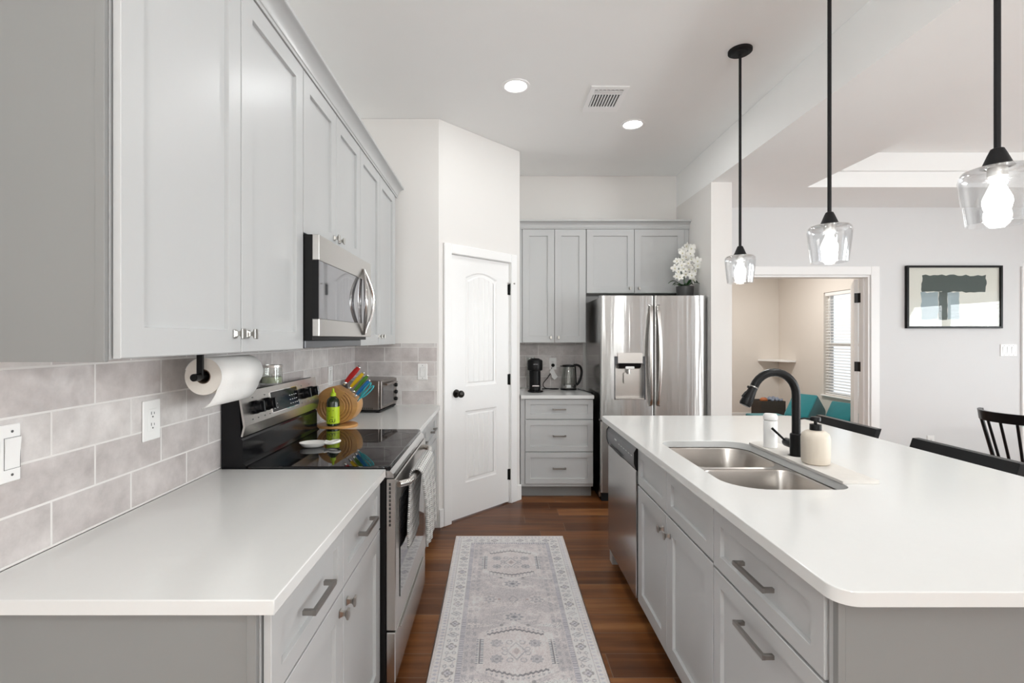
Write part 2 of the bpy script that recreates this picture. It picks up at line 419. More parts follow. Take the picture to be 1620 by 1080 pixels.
def panel_door(x0, x1, z0, z1, yf, th, panels, mat, parent):
    """panels: list of (px0,px1,pz0,pz1,arch). front faces -y at yf"""
    m = MB(); bm = m.bm
    P = lambda x, z, d=0: (x, yf+d, z)
    px0, px1 = panels[0][0], panels[0][1]
    m.poly([P(x0, z0), P(px0, z0), P(px0, z1), P(x0, z1)]); m.poly([P(px1, z0), P(x1, z0), P(x1, z1), P(px1, z1)])
    zc = z0; A = None
    def top_outline(p, off):
        a, b, c, d, arch = p; N = 14
        return [(a+off+(b-a-2*off)*k/N, d-off+arch*math.sin(PI*k/N)) for k in range(N+1)]
    for i, p in enumerate(panels):
        a, b, c, d, arch = p
        if i == 0: m.poly([P(a, z0), P(b, z0), P(b, c), P(a, c)])
        else:
            q = panels[i-1]; t = top_outline(q, 0)
            m.poly([P(x, z) for x, z in t]+[P(b, c), P(a, c)])
        loops = []
        for off, dep in ((0, 0), (.010, .007), (.026, .009), (.036, .004)):
            lp = [(a+off, c+off)]+[(b-off, c+off)]+top_outline(p, off)[::-1]
            loops.append([P(x, z, dep) for x, z in lp])
        m.loft(loops, False, False)
        # beadboard field
        o = .036; N = 5; W = (b-a-2*o)/N
        for k in range(N):
            xa, xb = a+o+k*W, a+o+(k+1)*W; g = .004
            def zt(x): return d-o+arch*math.sin(PI*min(1, max(0, (x-a-o)/(b-a-2*o))))
            xs = [xa+g, xa+g+(W-2*g)*.33, xa+g+(W-2*g)*.66, xb-g]
            m.poly([P(xa+g, c+o, .004), P(xb-g, c+o, .004)]+[P(x, zt(x), .004) for x in xs[::-1]])
            for (u, v) in ((xa, xa+g), (xb, xb-g)):
                q = [P(u, c+o, .0075), P(v, c+o, .004), P(v, zt(v), .004), P(u, zt(u), .0075)]
                m.poly(q if u < v else q[::-1])
    q = panels[-1]; m.poly([P(x, z) for x, z in top_outline(q, 0)]+[P(q[1], z1), P(q[0], z1)])
    yb = yf+th
    m.poly([(x0, yb, z0), (x0, yb, z1), (x1, yb, z1), (x1, yb, z0)])
    for a, b in (((x0, z0), (x0, z1)), ((x0, z1), (x1, z1)), ((x1, z1), (x1, z0)), ((x1, z0), (x0, z0))):
        m.poly([(a[0], yf, a[1]), (a[0], yb, a[1]), (b[0], yb, b[1]), (b[0], yf, b[1])])
    bmesh.ops.recalc_face_normals(bm, faces=bm.faces[:])
    return m.build('door_panel', mat, parent, ang=20)
slab = panel_door(d0, d1, .012, dtop, .012, .035, [(d0+.157, d1-.147, .275, .84, 0), (d0+.157, d1-.147, 1.03, 1.895, .045)], M['trim'], D1)
kx, kz = d0+.062, .985
mb = MB(); mb.lathe([(.032, 0), (.032, -.004), (.027, -.010), (.012, -.013), (.011, -.034), (.020, -.040), (.027, -.050), (.028, -.062), (.022, -.072), (.006, -.076)], (kx, .0115, kz), 28, 'y')
mb.build('door_knob', M['bronze'], D1)
for hz in (1.83, 1.06, .245):
    mb = MB(); mb.box(d1-.016, d1+.0005, .0085, .0115, hz-.045, hz+.045); mb.tube([(d1+.003, .004, hz-.047), (d1+.003, .004, hz+.047)], .007, 10)
    mb.build('hinge', M['hinge'], D1)
mb = MB(); mb.tube([(d1-.03, -.004, 1.882), (d1+.003, -.0035, 1.880), (d1+.035, -.020, 1.883)], .0035, 8); mb.ball((d1+.036, -.022, 1.883), .007, n=10)
mb.build('hinge_door_stop', M['nickel'], D1)
# small baseboards either side of the pantry casing
BB = .135
mb = MB(); mb.box(0.0005, d0-.006-cw, -.014, -.0008, 0, BB, .003); mb.box(d1+.006+cw, DL+.012, -.014, -.0008, 0, BB, .003)
mb.xform(Matrix.Translation((-.438, 3.606, 0)) @ Matrix.Rotation(PI/4, 4, 'Z'))
st(mb.build('baseboard_pantry', M['trim']))
st(MB().box(.10, .196, 4.250, YB, 0, CZ-.002).build('wall_alcove', M['wall'], smooth=False))
st(MB().box(.10, XP, YB, YB+.12, 0, CZ-.002).build('wall_back', M['wall'], smooth=False))
st(MB().box(XP, XP2, 4.083, YB+.12, 0, LZ).build('wall_pier', M['wall'], smooth=False))
st(MB().box(XP, XP2, YR, YB+.12, LZ, CZ-.001).build('wall_header', M['ceil'], smooth=False))
# living-room far wall with two openings
ox0, ox1, oz = 2.10, 3.752, 2.046
o20, o21 = 5.365, 6.2
mb = MB(); mb.box(XP2, ox0, YB, YB+.12, 0, LZ); mb.box(ox0, ox1, YB, YB+.12, oz, LZ); mb.box(ox1, o20, YB, YB+.12, 0, LZ); mb.box(o20, o21, YB, YB+.12, oz, LZ); mb.box(o21, XR, YB, YB+.12, 0, LZ)
st(mb.build('wall_far', M['wall_cool'], smooth=False))
D2 = struct('door_2')
mb = MB(); c2 = .09
for a, b in ((ox0-c2, ox0-.004), (ox1+.004, ox1+c2)): mb.box(a, b, YB-.018, YB-.0005, 0, oz+c2, .004)
mb.box(ox0-.006, ox1+.006, YB-.0175, YB-.0005, oz+.004, oz+c2, .004)
mb.box(ox0+.0005, ox0+.018, YB-.004, YB+.124, 0, oz-.0005); mb.box(ox1-.018, ox1-.0005, YB-.004, YB+.124, 0, oz-.0005); mb.box(ox0+.018, ox1-.018, YB-.004, YB+.124, oz-.018, oz-.0005)
mb.box(ox1-.03, ox1-.018, YB+.045, YB+.08, 0, oz-.02); 
mb.build('door_frame', M['trim'], D2)
hp = Vector((ox1-.017, YB+.130)); ang = math.radians(124)
dd = Vector((-math.cos(ang), math.sin(ang))); nn = Vector((-dd.y, dd.x))
mb = MB(); q = [hp, hp+dd*.80, hp+dd*.80+nn*.035, hp+nn*.035]
mb.prism([(p.x, p.y) for p in q], XY, .012, 2.025); mb.build('door_panel', M['trim'], D2, smooth=False)
for hz in (1.83, 1.12, .24):
    mb = MB(); mb.box(ox1-.0215, ox1-.0182, YB+.088, YB+.128, hz-.05, hz+.05)
    e0 = hp-dd*.0015; mb.prism([(p.x, p.y) for p in (e0, e0+nn*.033, e0+nn*.033-dd*.002, e0-dd*.002)], XY, hz-.05, hz+.05)
    mb.build('hinge', M['hinge'], D2)
D3 = struct('door_3')
mb = MB()
for a, b in ((o20-c2, o20-.004), (o21+.004, o21+c2)): mb.box(a, b, YB-.018, YB-.0005, 0, oz+c2, .004)
mb.box(o20-.006, o21+.006, YB-.0175, YB-.0005, oz+.004, oz+c2, .004); mb.build('door_frame', M['trim'], D3)
MB().box(o20+.004, o21-.004, YB+.02, YB+.055, .01, oz-.004).build('door_panel', M['trim'], D3)
mb = MB(); mb.box(ox1+c2+.002, o20-c2-.002, YB-.014, YB-.0005, 0, BB, .003); mb.box(o21+c2+.002, XR-.001, YB-.014, YB-.0005, 0, BB, .003)
st(mb.build('baseboard_far', M['trim']))
# right wall with dining and added living windows, rear wall with added glazed opening
wy0, wy1, wz0, wz1 = 1.2, 3.8, .62, 2.09
uy0, uy1 = -2.4, -.2  # unseen window opening added to bring more daylight to the living ceiling
mb = MB(); mb.box(XR, XR+.14, YR, uy0, 0, LZ); mb.box(XR, XR+.14, uy1, wy0, 0, LZ); mb.box(XR, XR+.14, wy1, YB+.12, 0, LZ)
for a, b in ((wy0, wy1), (uy0, uy1)): mb.box(XR, XR+.14, a, b, 0, wz0); mb.box(XR, XR+.14, a, b, wz1, LZ)
st(mb.build('wall_right', M['wall_cool'], smooth=False))
rx0, rx1, rz1 = 4.9, 6.4, 2.3  # opening added and placed to light the ceilings, clear of the refrigerator's reflection
mb = MB(); mb.box(WL-.12, rx0, YR-.12, YR, 0, CZ); mb.box(rx1, XR, YR-.12, YR, 0, CZ); mb.box(rx0, rx1, YR-.12, YR, rz1, CZ)
st(mb.build('wall_rear', M['wall'], smooth=False))
for nm, e0, e1 in (('window_2', wy0, wy1), ('added_window_4', uy0, uy1)):
    W2 = struct(nm)
    mb = MB()
    for (a, b) in ((e0, e0+.045), (e1-.045, e1), ((e0+e1)/2-.045, (e0+e1)/2+.045)): mb.box(XR+.06, XR+.11, a, b, wz0, wz1)
    for (a, b) in ((wz0, wz0+.045), (wz1-.045, wz1), (1.33, 1.37)): mb.box(XR+.061, XR+.109, e0, e1, a, b)
    mb.build('window_frame', M['trim'], W2, smooth=False)
    MB().box(XR+.082, XR+.086, e0+.04, e1-.04, wz0+.04, wz1-.04).build('window_glass', M['pane'], W2, smooth=False)
W3 = struct('added_window_3')
mb = MB()
for k in range(5):
    x = rx0+.03+(rx1-rx0-.06)*k/4; mb.box(x-.03, x+.03, YR-.08, YR-.03, 0, rz1)
mb.box(rx0, rx1, YR-.079, YR-.031, rz1-.07, rz1); mb.box(rx0, rx1, YR-.079, YR-.031, 0, .12)
mb.build('window_frame', M['trim'], W3, smooth=False)
MB().box(rx0+.05, rx1-.05, YR-.057, YR-.053, .1, rz1-.05).build('window_glass', M['pane'], W3, smooth=False)
# playroom beyond the opening
PX1, PY1 = 4.83, 8.3
vy0, vy1, vz0, vz1 = 5.75, 7.16, .585, 2.085
mb = MB(); mb.box(2.0, PX1, PY1, PY1+.1, 0, LZ); mb.box(1.9, 2.0, YB+.121, PY1+.1, 0, LZ)
st(mb.build('wall_playroom_back', M['wall_beige'], smooth=False))
mb = MB(); mb.box(PX1, PX1+.14, YB+.121, vy0, 0, LZ); mb.box(PX1, PX1+.14, vy1, PY1+.1, 0, LZ); mb.box(PX1, PX1+.14, vy0, vy1, 0, vz0); mb.box(PX1, PX1+.14, vy0, vy1, vz1, LZ)
st(mb.build('wall_playroom_right', M['wall_beige'], smooth=False))
st(MB().box(1.9, PX1+.14, YB+.121, PY1+.1, LZ+.001, LZ+.1).build('ceiling_playroom', M['ceil'], smooth=False))
mb = MB(); mb.box(2.01, PX1-.015, PY1-.014, PY1-.0005, 0, BB, .003); mb.box(PX1-.014, PX1-.0005, YB+.13, PY1-.016, 0, BB, .003)
st(mb.build('baseboard_playroom', M['trim']))
W1 = struct('window_1')
mb = MB()
for (a, b) in ((vy0, vy0+.04), (vy1-.04, vy1)): mb.box(PX1+.07, PX1+.12, a, b, vz0, vz1)
for (a, b) in ((vz0, vz0+.04), (vz1-.04, vz1), (1.30, 1.35)): mb.box(PX1+.071, PX1+.119, vy0, vy1, a, b)
mb.build('window_frame', M['trim'], W1, smooth=False)
MB().box(PX1+.092, PX1+.096, vy0+.03, vy1-.03, vz0+.03, vz1-.03).build('window_glass', M['pane'], W1, smooth=False)
MB().box(PX1-.03, PX1+.06, vy0-.03, vy1+.03, vz0-.022, vz0-.0005, .004).build('window_sill', M['trim'], W1)
def blind(name, label, x, y0, y1, z0, z1, pitch, tilt):
    t = thing(name, label, 'window blind', (x, (y0+y1)/2, z0))
    h = (y1-y0)/2; H = z1-z0
    MB().box(-.025, .025, -h, h, H-.05, H, .004).build('head_rail', M['blind'], t)
    mb = MB(); n = int((H-.09)/pitch)
    c, s = math.cos(tilt)*.024, math.sin(tilt)*.024
    for k in range(n):
        z = .04+pitch*k
        mb.loft([[(-c, yy, z-s), (0, yy, z+.002), (c, yy, z+s), (0, yy, z-.0005)] for yy in (-h+.005, h-.005)])
    mb.build('slats', M['blind'], t)
    MB().box(-.02, .02, -h, h, .0, .02, .004).build('bottom_rail', M['blind'], t)
    for yy in (-h*.7, 0, h*.7): MB().tube([(-.027, yy, .02), (-.027, yy, H-.05)], .0012, 6).build('ladder_cord', M['blind'], t)
    MB().tube([(-.035, h*.82, H-.06), (-.04, h*.8, H-.75)], .004, 8).build('wand', M['blind'], t)
    return t
blind('window_blind', 'white slatted blind in the playroom window', PX1+.034, vy0+.012, vy1-.012, vz0+.004, vz1-.004, .042, .25)
blind('window_blind', 'white slatted blind in the dining window on the right wall', XR+.03, wy0+.012, wy1-.012, wz0+.004, wz1-.004, .046, .12)
# yard outside the playroom
mb = MB()
for k in range(40):
    y = 4.9+.142*k; mb.box(8.3, 8.325, y, y+.136, .0, 1.75)
for z in (.4, 1.35): mb.box(8.326, 8.37, 4.9, 10.6, z, z+.09)
tag(mb.build('wooden_fence', M['fence'], smooth=False), 'weathered board fence outside the playroom window', 'fence')

# tiled backsplash
def tilebox(name, mat, *b): return st(MB().box(*b).build(name, mat, smooth=False))
tilebox('wall_tile_left', M['tile_l'], WL+.0005, WL+.009, .0, 3.606-.0095, .9145, 1.372)
tilebox('wall_tile_pantry', M['tile_x'], WL+.0005, -.452, 3.606-.009, 3.606-.0005, .9145, 1.375)
tilebox('wall_tile_back', M['tile_x'], .198, .86, YB-.009, YB-.0005, .9145, 1.372)

# ------------------------------------------------------------------ cabinets
def shaker(m, x0, x1, z0, z1, y0=-.02, th=.0150, rail=.062, rec=.0115, ch=.0015):
    """shaker front in the local cabinet frame, facing -y"""
    bm = m.bm
    def ring(d, y): return [(x0+d, y, z0+d), (x1-d, y, z0+d), (x1-d, y, z1-d), (x0+d, y, z1-d)]
    m.loft([ring(0, y0+th), ring(0, y0+ch), ring(ch, y0), ring(rail, y0), ring(rail+.0008, y0+.0008), ring(rail+.002, y0+rec), ], True, True)
def knob_mesh(m, x, z, y=-.0205):
    m.box(x-.009, x+.009, y-.003, y, z-.011, z+.011, .0012)
    m.loft([[(x+sx*a, y-d, z+sz*b) for sx, sz in ((-1, -1), (1, -1), (1, 1), (-1, 1))] for a, b, d in ((.007, .009, .003), (.004, .006, .010), (.004, .006, .016), (.008, .011, .021))])
    m.box(x-.0095, x+.0095, y-.027, y-.021, z-.0145, z+.0145, .0015)
def pull_mesh(m, x, z, L=.145, y=-.0205):
    for s in (-1, 1):
        xa = x+s*(L/2-.005)
        m.box(xa-.0055, xa+.0055, y-.026, y, z-.006, z+.006, .001)
    m.loft([[(x+u, y-d, z+v) for d, v in ((.0225, -.0062), (.031, -.0062), (.031, .0062), (.0225, .0062))] for u in (-L/2, L/2)])
def cab(name, label, L, rot, wd, d, z0, z1, fronts, toe=False, hollow=False, cat='cabinet', left_panel=0, right_panel=0, pulls='pull', pull_len=.145, topless=False):
    t = thing(name, label, cat, L, rot)
    m = MB(); b0 = .105 if toe else z0
    if hollow:
        m.box(0, .018, 0, d, b0, z1); m.box(wd-.018, wd, 0, d, b0, z1); m.box(.018, wd-.018, .0, d, b0, b0+.018); m.box(.018, wd-.018, d-.012, d, b0+.018, z1)
        m.box(.018, wd-.018, 0, .02, z1-.03, z1); m.box(.018, wd-.018, 0, .02, .672, .70); m.box(wd/2-.02, wd/2+.02, 0, .02, b0+.018, .672)
    else:
        m.box(0, wd, 0, d, b0, z1)
    m.build('body', M['cab'], t, smooth=False)
    if toe: MB().box(.002, wd-.002, .075, .09, 0, b0-.0005).build('toe_kick', M['cab_shaded'], t, smooth=False)
    for f in fronts:
        kind, x0, x1, za, zb = f[:5]; g = .0021
        m = MB(); rail = .045 if kind == 'drawer' else .062
        if kind == 'filler': m.box(x0, x1, -.012, -.0005, za, zb); m.build('filler_strip', M['cab'], t, smooth=False); continue
        shaker(m, x0+g, x1-g, za+g, zb-g, rail=rail)
        o = m.build(kind, M['cab'], t, smooth=False)
        if len(f) > 5 and f[5]:
            h = f[5]; m = MB()
            if h[0] == 'knob': knob_mesh(m, h[1], h[2]); m.build('knob', M['nickel'], o)
            else: pull_mesh(m, h[1], h[2], pull_len); m.build('pull_handle', M['pull'], o)
    return t
R90 = PI/2
ub = 1.370
# left run, uppers (local x runs away from the camera)
ux = -.76; ud = .308
cab('wall_cabinet', 'tall grey two-door wall cabinet nearest the camera, above the paper towel roll', (ux, .948, 0), R90, .896, ud, ub, 2.44,
    [('door', .0, .449, ub, 2.44, ('knob', .449-.035, ub+.055)), ('door', .449, .896, ub, 2.44, ('knob', .449+.035, ub+.055))])
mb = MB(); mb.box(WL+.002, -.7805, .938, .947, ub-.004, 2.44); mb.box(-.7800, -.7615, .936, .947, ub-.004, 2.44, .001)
tag(mb.build('end_panel', M['cab_shaded'], smooth=False), 'plain grey end panel on the near side of the tall wall cabinet', 'panel')
cab('wall_cabinet', 'short grey two-door wall cabinet directly above the microwave', (ux, 1.846, 0), R90, .762, ud, 1.815, 2.44,
    [('door', .0, .376, 1.815, 2.44, ('knob', .376-.035, 1.815+.05)), ('door', .376, .762, 1.815, 2.44, ('knob', .376+.035, 1.815+.05))])
cab('wall_cabinet', 'tall grey two-door wall cabinet between microwave and pantry wall', (ux, 2.610, 0), R90, .928, ud, ub, 2.44,
    [('door', .0, .432, ub, 2.44, ('knob', .432-.035, ub+.055)), ('door', .432, .862, ub, 2.44, ('knob', .432+.035, ub+.055)), ('filler', .864, .928, ub, 2.44)])
# crown moulding
def crown_profile(n=6):
    p = [(0, 0), (-.006, 0), (-.006, .012)]
    for k in range(n+1):
        a = k/n*R90; p.append((-.010-.042*(1-math.cos(a)), .014+.046*math.sin(a)))
    return p+[(-.055, .062), (-.055, .075), (0, .075)]
cp = crown_profile()
mb = MB(); mb.prism([(-u, v) for u, v in cp], lambda u, v, t: (-.7595+u+.018, t, 2.4405+v), .93, 3.555)
mb.box(WL+.002, -.741, .93, 3.54, 2.4405, 2.515)
st(mb.build('trim_1', M['cab'], ang=25))
# left run, bases
bx = -.466
cab('base_cabinet', 'grey base cabinet with two drawers over two doors, left of the stove nearest the camera', (bx, .952, 0), R90, .886, .60, 0, .8825,
    [('drawer', 0, .447, .69, .877, ('pull', .2235, .785)), ('drawer', .447, .886, .69, .877, ('pull', .667, .785)),
     ('door', 0, .447, .11, .688, ('knob', .447-.033, .635)), ('door', .447, .886, .11, .688, ('knob', .447+.033, .635))], toe=True)
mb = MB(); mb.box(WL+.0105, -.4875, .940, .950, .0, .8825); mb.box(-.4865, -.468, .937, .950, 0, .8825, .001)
tag(mb.build('end_panel', M['cab_shaded'], smooth=False), 'plain grey end panel below the near end of the left countertop', 'panel')
cab('base_cabinet', 'grey base cabinet with two drawers over two doors, between stove and pantry', (bx, 2.630, 0), R90, .968, .60, 0, .8825,
    [('drawer', 0, .44, .69, .877, ('pull', .22, .785)), ('drawer', .44, .88, .69, .877, ('pull', .66, .785)),
     ('door', 0, .44, .11, .688, ('knob', .44-.033, .635)), ('door', .44, .88, .11, .688, ('knob', .44+.033, .635)), ('filler', .882, .968, .11, .877)], toe=True)
def counter(label, x0, x1, y0, y1, r=.004):
    mb = MB(); mb.box(x0, x1, y0, y1, .884, .914, .0025, 2)
    return tag(mb.build('countertop', M['quartz']), label, 'countertop')
counter('white quartz countertop on the left, nearest the camera, ending at the stove', WL+.010, -.425, .92, 1.842)
counter('white quartz countertop holding the knife block and toaster oven', WL+.010, -.425, 2.622, 3.596)
# back run
cab('drawer_cabinet', 'grey base cabinet with a stack of three drawers under the coffee maker', (.203, 4.270, 0), 0, .640, .594, 0, .8825,
    [('filler', 0, .038, .12, .8825), ('drawer', .040, .640, .700, .878, ('pull', .34, .790)), ('drawer', .040, .640, .415, .696, ('pull', .34, .556)), ('drawer', .040, .640, .132, .411, ('pull', .34, .272))], toe=True, pull_len=.115)
counter('short white quartz countertop in the back corner beside the refrigerator', .203, .845, 4.218, YB-.011)
yb_ = 4.566
cab('wall_cabinet', 'tall narrow two-door grey wall cabinet on the back wall above the coffee maker', (.203, yb_, 0), 0, .630, .306, ub, 2.44,
    [('filler', 0, .028, ub, 2.44), ('door', .030, .334, ub, 2.44, ('knob', .334-.036, ub+.05)), ('door', .334, .630, ub, 2.44, ('knob', .334+.036, ub+.05))])
cab('wall_cabinet', 'wide two-door grey wall cabinet above the stainless refrigerator', (.835, yb_, 0), 0, .966, .306, 1.836, 2.44,
    [('door', .002, .453, 1.836, 2.44, ('knob', .453-.042, 1.836+.045)), ('door', .453, .925, 1.836, 2.44, ('knob', .453+.042, 1.836+.045)), ('filler', .927, .966, 1.836, 2.44)])
mb = MB(); mb.prism(cp, lambda u, v, t: (t, yb_-.018+u, 2.4405+v), .199, 1.8035); mb.box(.203, 1.80, yb_-.018, YB-.002, 2.4405, 2.515)
st(mb.build('trim_2', M['cab'], ang=25))

# ------------------------------------------------------------------ island
IX0, IX1, IY0, IY1 = .670, 1.895, .950, 3.12
ifx = .716   # carcass face; fronts project to .696
sk = (.782, 1.594, 1.185, 2.350)
def sk_loop(d, z, x0=sk[0], y0=sk[1], x1=sk[2], y1=sk[3], r=(.13, .06, .10, .07)):
    return [(x, y, z) for x, y in rr(x0+d, y0+d, x1-d, y1-d, [max(.012, q-d) for q in r], 8)]
mb = MB(); mb.plate(rr(IX0, IY0, IX1, IY1, [.045, .045, .03, .03]), [[(x, y) for x, y, z in sk_loop(0, 0)][::-1], circ(1.245, 2.016, .015, 16)], .884, .914, .0022)
tag(mb.build('island_countertop', M['quartz']), 'large white quartz island countertop with the sink cut-out', 'countertop')
# fronts: local x runs towards the camera from the far end
def island(name, label, yfar, wd, fronts, **k): return cab(name, label, (ifx, yfar, 0), -R90, wd, .59, 0, .8825, fronts, toe=True, **k)
island('sink_cabinet', 'grey island cabinet with two false drawer fronts and two doors below the sink', 2.397, .836,
    [('drawer', 0, .408, .690, .872), ('drawer', .408, .836, .690, .872), ('door', 0, .408, .11, .686, ('knob', .408-.036, .615)), ('door', .408, .836, .11, .686, ('knob', .408+.036, .615))], hollow=True)
island('drawer_cabinet', 'grey island cabinet with a shallow drawer over a deep drawer, at the near end', 1.559, .551,
    [('drawer', .0, .531, .682, .872, ('pull', .268, .778)), ('drawer', .0, .531, .11, .678, ('pull', .268, .610)), ('filler', .533, .551, .11, .872)], pull_len=.155)
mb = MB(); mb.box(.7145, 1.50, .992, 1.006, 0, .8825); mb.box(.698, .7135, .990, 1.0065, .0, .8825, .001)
tag(mb.build('end_panel', M['cab_shaded'], smooth=False), 'grey end panel of the island facing the camera', 'panel')
mb = MB(); mb.box(1.308, 1.326, 1.008, 3.085, 0, .8825); tag(mb.build('back_panel', M['cab'], smooth=False), 'grey back panel of the island on the stool side', 'panel')
mb = MB(); mb.box(.7165, 1.306, 3.02, 3.085, 0, .8825); tag(mb.build('end_panel', M['cab'], smooth=False), 'grey end panel of the island beside the dishwasher', 'panel')
# sink
t = thing('kitchen_sink', 'undermount double-bowl stainless sink in the island', 'sink', (0, 0, 0))
ym = 1.972
b1 = (sk[0]+.004, sk[1]+.004, sk[2]-.004, ym-.014); b2 = (sk[0]+.004, ym+.014, sk[2]-.004, sk[3]-.004)
mb = MB()
for bb, r in ((b1, (.13, .07, .06, .09)), (b2, (.09, .09, .10, .07))):
    lo = lambda d, z: sk_loop(d, z, *bb, r=r)
    mb.loft([lo(0, .880), lo(.003, .873), lo(.006, .74), lo(.012, .712), lo(.03, .695), lo(.05, .692)], False, True)
for bb, r in ((b1, (.13, .07, .06, .09)), (b2, (.09, .09, .10, .07))): pass
fl = MB(); fl.plate([(x, y) for x, y, z in sk_loop(-.012, 0)], [[(x, y) for x, y, z in sk_loop(.0, 0, *b1, r=(.13, .07, .06, .09))], [(x, y) for x, y, z in sk_loop(.0, 0, *b2, r=(.09, .09, .10, .07))]], .8785, .8825)
mb.build('bowls', M['sink'], t, ang=60); fl.build('rim', M['sink'], t, smooth=False)
for bb in (b1, b2):
    cx, cy_ = (bb[0]+bb[2])/2, (bb[1]+bb[3])/2
    MB().lathe([(.045, 0), (.042, .003), (.03, .0015), (.008, .001)], (cx, cy_, .6925), 24).build('drain', M['chrome'], t)
# dishwasher
t = thing('dishwasher', 'dark stainless dishwasher at the far end of the island', 'dishwasher', (ifx, 3.016, 0), -R90)
W = .612
MB().box(.004, W-.004, .0, .56, .10, .862).build('body', M['black_mat'], t, smooth=False)
MB().box(.004, W-.004, -.026, -.0005, .115, .752, .003).build('door', M['steel_dark'], t)
mb = MB(); mb.prism([(0, .866), (-.020, .866), (-.034, .84), (-.034, .79), (-.024, .757), (0, .757)], lambda u, v, q: (q, u, v), .006, W-.006); cpnl = mb.build('control_panel', M['grey_pl'], t, ang=20)
for q in (.0035, W-.0055):
    MB().prism([(0, .868), (-.022, .868), (-.037, .842), (-.037, .788), (-.026, .755), (0, .755)], lambda u, v, s: (s, u, v), q, q+.002).build('end_cap', M['black_sat'], cpnl, smooth=False)
mb = MB(); mb.prism([(.10+.30*k/10, .775-.016*math.sin(PI*k/10)) for k in range(11)], XZ, -.0352, -.0322); mb.build('pocket_handle', M['black_sat'], cpnl)
MB().box(.20, .245, -.0347, -.0341, .823, .831).build('panel_mark', M['mark'], cpnl, smooth=False)
for k in range(6): MB().box(.29+.05*k, .315+.05*k, -.0347, -.0341, .815, .819).build('button_mark', M['mark'], cpnl, smooth=False)
MB().box(.02, W-.02, .06, .075, .001, .0995).build('toe_kick', M['black_mat'], t, smooth=False)
MB().box(.03, .085, -.012, .03, .869, .8825, .002).build('mounting_bracket', M['plastic_w'], t)

# ------------------------------------------------------------------ stove
t = thing('electric_range', 'stainless and black electric range with glass cooktop', 'range', (0, 0, 0))
ry0, ry1 = 1.848, 2.614
mb = MB(); mb.box(-1.055, -.428, ry0+.004, ry1-.004, .03, .905); mb.build('body', M['black_side'], t, smooth=False)
mb = MB(); mb.plate(rr(-.962, ry0, -.412, ry1, [.015, .03, .03, .015]), [], .9055, .922, .004); ct = mb.build('cooktop', M['glass_top'], t)
for (x, y, rad) in ((-.80, 2.06, .085), (-.80, 2.43, .075), (-.55, 2.05, .105), (-.55, 2.42, .115)):
    m = MB()
    m.plate(circ(x, y, rad, 48), [circ(x, y, rad-.0022, 48)], .9221, .9224)
    m.build('burner_ring', M['burner'], ct, smooth=False)
# backguard: profile in (x, z)
mb = MB(); mb.prism([(-1.056, .905), (-1.056, 1.198), (-1.010, 1.203), (-.990, 1.19), (-.982, 1.045), (-.986, 1.035), (-.975, 1.02), (-.974, .935), (-.962, .923), (-.962, .905)], XZ, ry0+.002, ry1-.002)
bgd = mb.build('backguard', M['black_gl'], t, ang=25)
mb = MB(); mb.prism([(-.992, 1.203), (-.985, 1.204), (-.964, 1.075), (-.974, 1.035), (-.981, 1.035), (-.972, 1.073)], XZ, ry0, ry1); mb.build('control_panel', M['steel_h'], t, ang=15)
nv = Vector((.161, 0, .026)).normalized(); nv = Vector((.987, 0, .160)); uv = Vector((-.160, 0, .987))
def panel_m(y, s, off=.0):   # point on the slanted control face; s = 0..1 up the face
    b = Vector((-.964, y, 1.075)); tp = Vector((-.985, y, 1.204)); return b+(tp-b)*s+nv*off
def onpanel(y, s, off): return Matrix.Translation(panel_m(y, s, off)) @ Matrix((( 0, uv.x, nv.x, 0), (1, 0, 0, 0), (0, uv.z, nv.z, 0), (0, 0, 0, 1)))
mb = MB(); mb.box(-.135, .135, -.043, .043, -.001, .0025, .001); mb.xform(onpanel(2.215, .47, 0)); mb.build('display', M['black_gl'], t)
mb = MB(); mb.box(-.139, -.136, -.045, .045, -.001, .003); mb.box(.136, .139, -.045, .045, -.001, .003); mb.box(-.139, .139, .0435, .046, -.001, .003); mb.box(-.139, .139, -.046, -.0435, -.001, .003)
mb.xform(onpanel(2.215, .47, 0)); mb.build('display_trim', M['chrome'], t)
for a, b in [(x, y) for x in (-.112, -.088, .050, .074, .098, .118) for y in (-.028, -.010, .010)]:
    if a < 0 and b > 0: continue
    m = MB(); m.box(a-.0055, a+.0055, b-.0016, b+.0016, .0026, .0029); m.xform(onpanel(2.215, .47, 0)); m.build('display_mark', M['mark'], t, smooth=False)
for y in (1.935, 2.035, 2.415, 2.515):
    mb = MB(); mb.lathe([(.027, 0), (.027, .012), (.024, .016), (.023, .034), (.021, .037)], (0, 0, 0), 28)
    mb.box(-.0045, .0045, -.023, .023, .030, .044, .0015); mb.xform(onpanel(y, .47, .0005)); mb.build('knob', M['black_gl'], t)
m = MB()
for y in (1.935, 2.035, 2.415, 2.515):
    for (a, b) in ((-.022, -.044), (.022, -.044), (0, .040)): 
        q = MB(); q.box(a-.004, a+.004, b-.0025, b+.0025, 0, .0004); q.xform(onpanel(y, .47, .0005))
        me_ = bpy.data.meshes.new('q'); q.bm.to_mesh(me_); m.bm.from_mesh(me_); bpy.data.meshes.remove(me_); q.bm.free()
m.build('panel_marks', M['markd'], t, smooth=False)
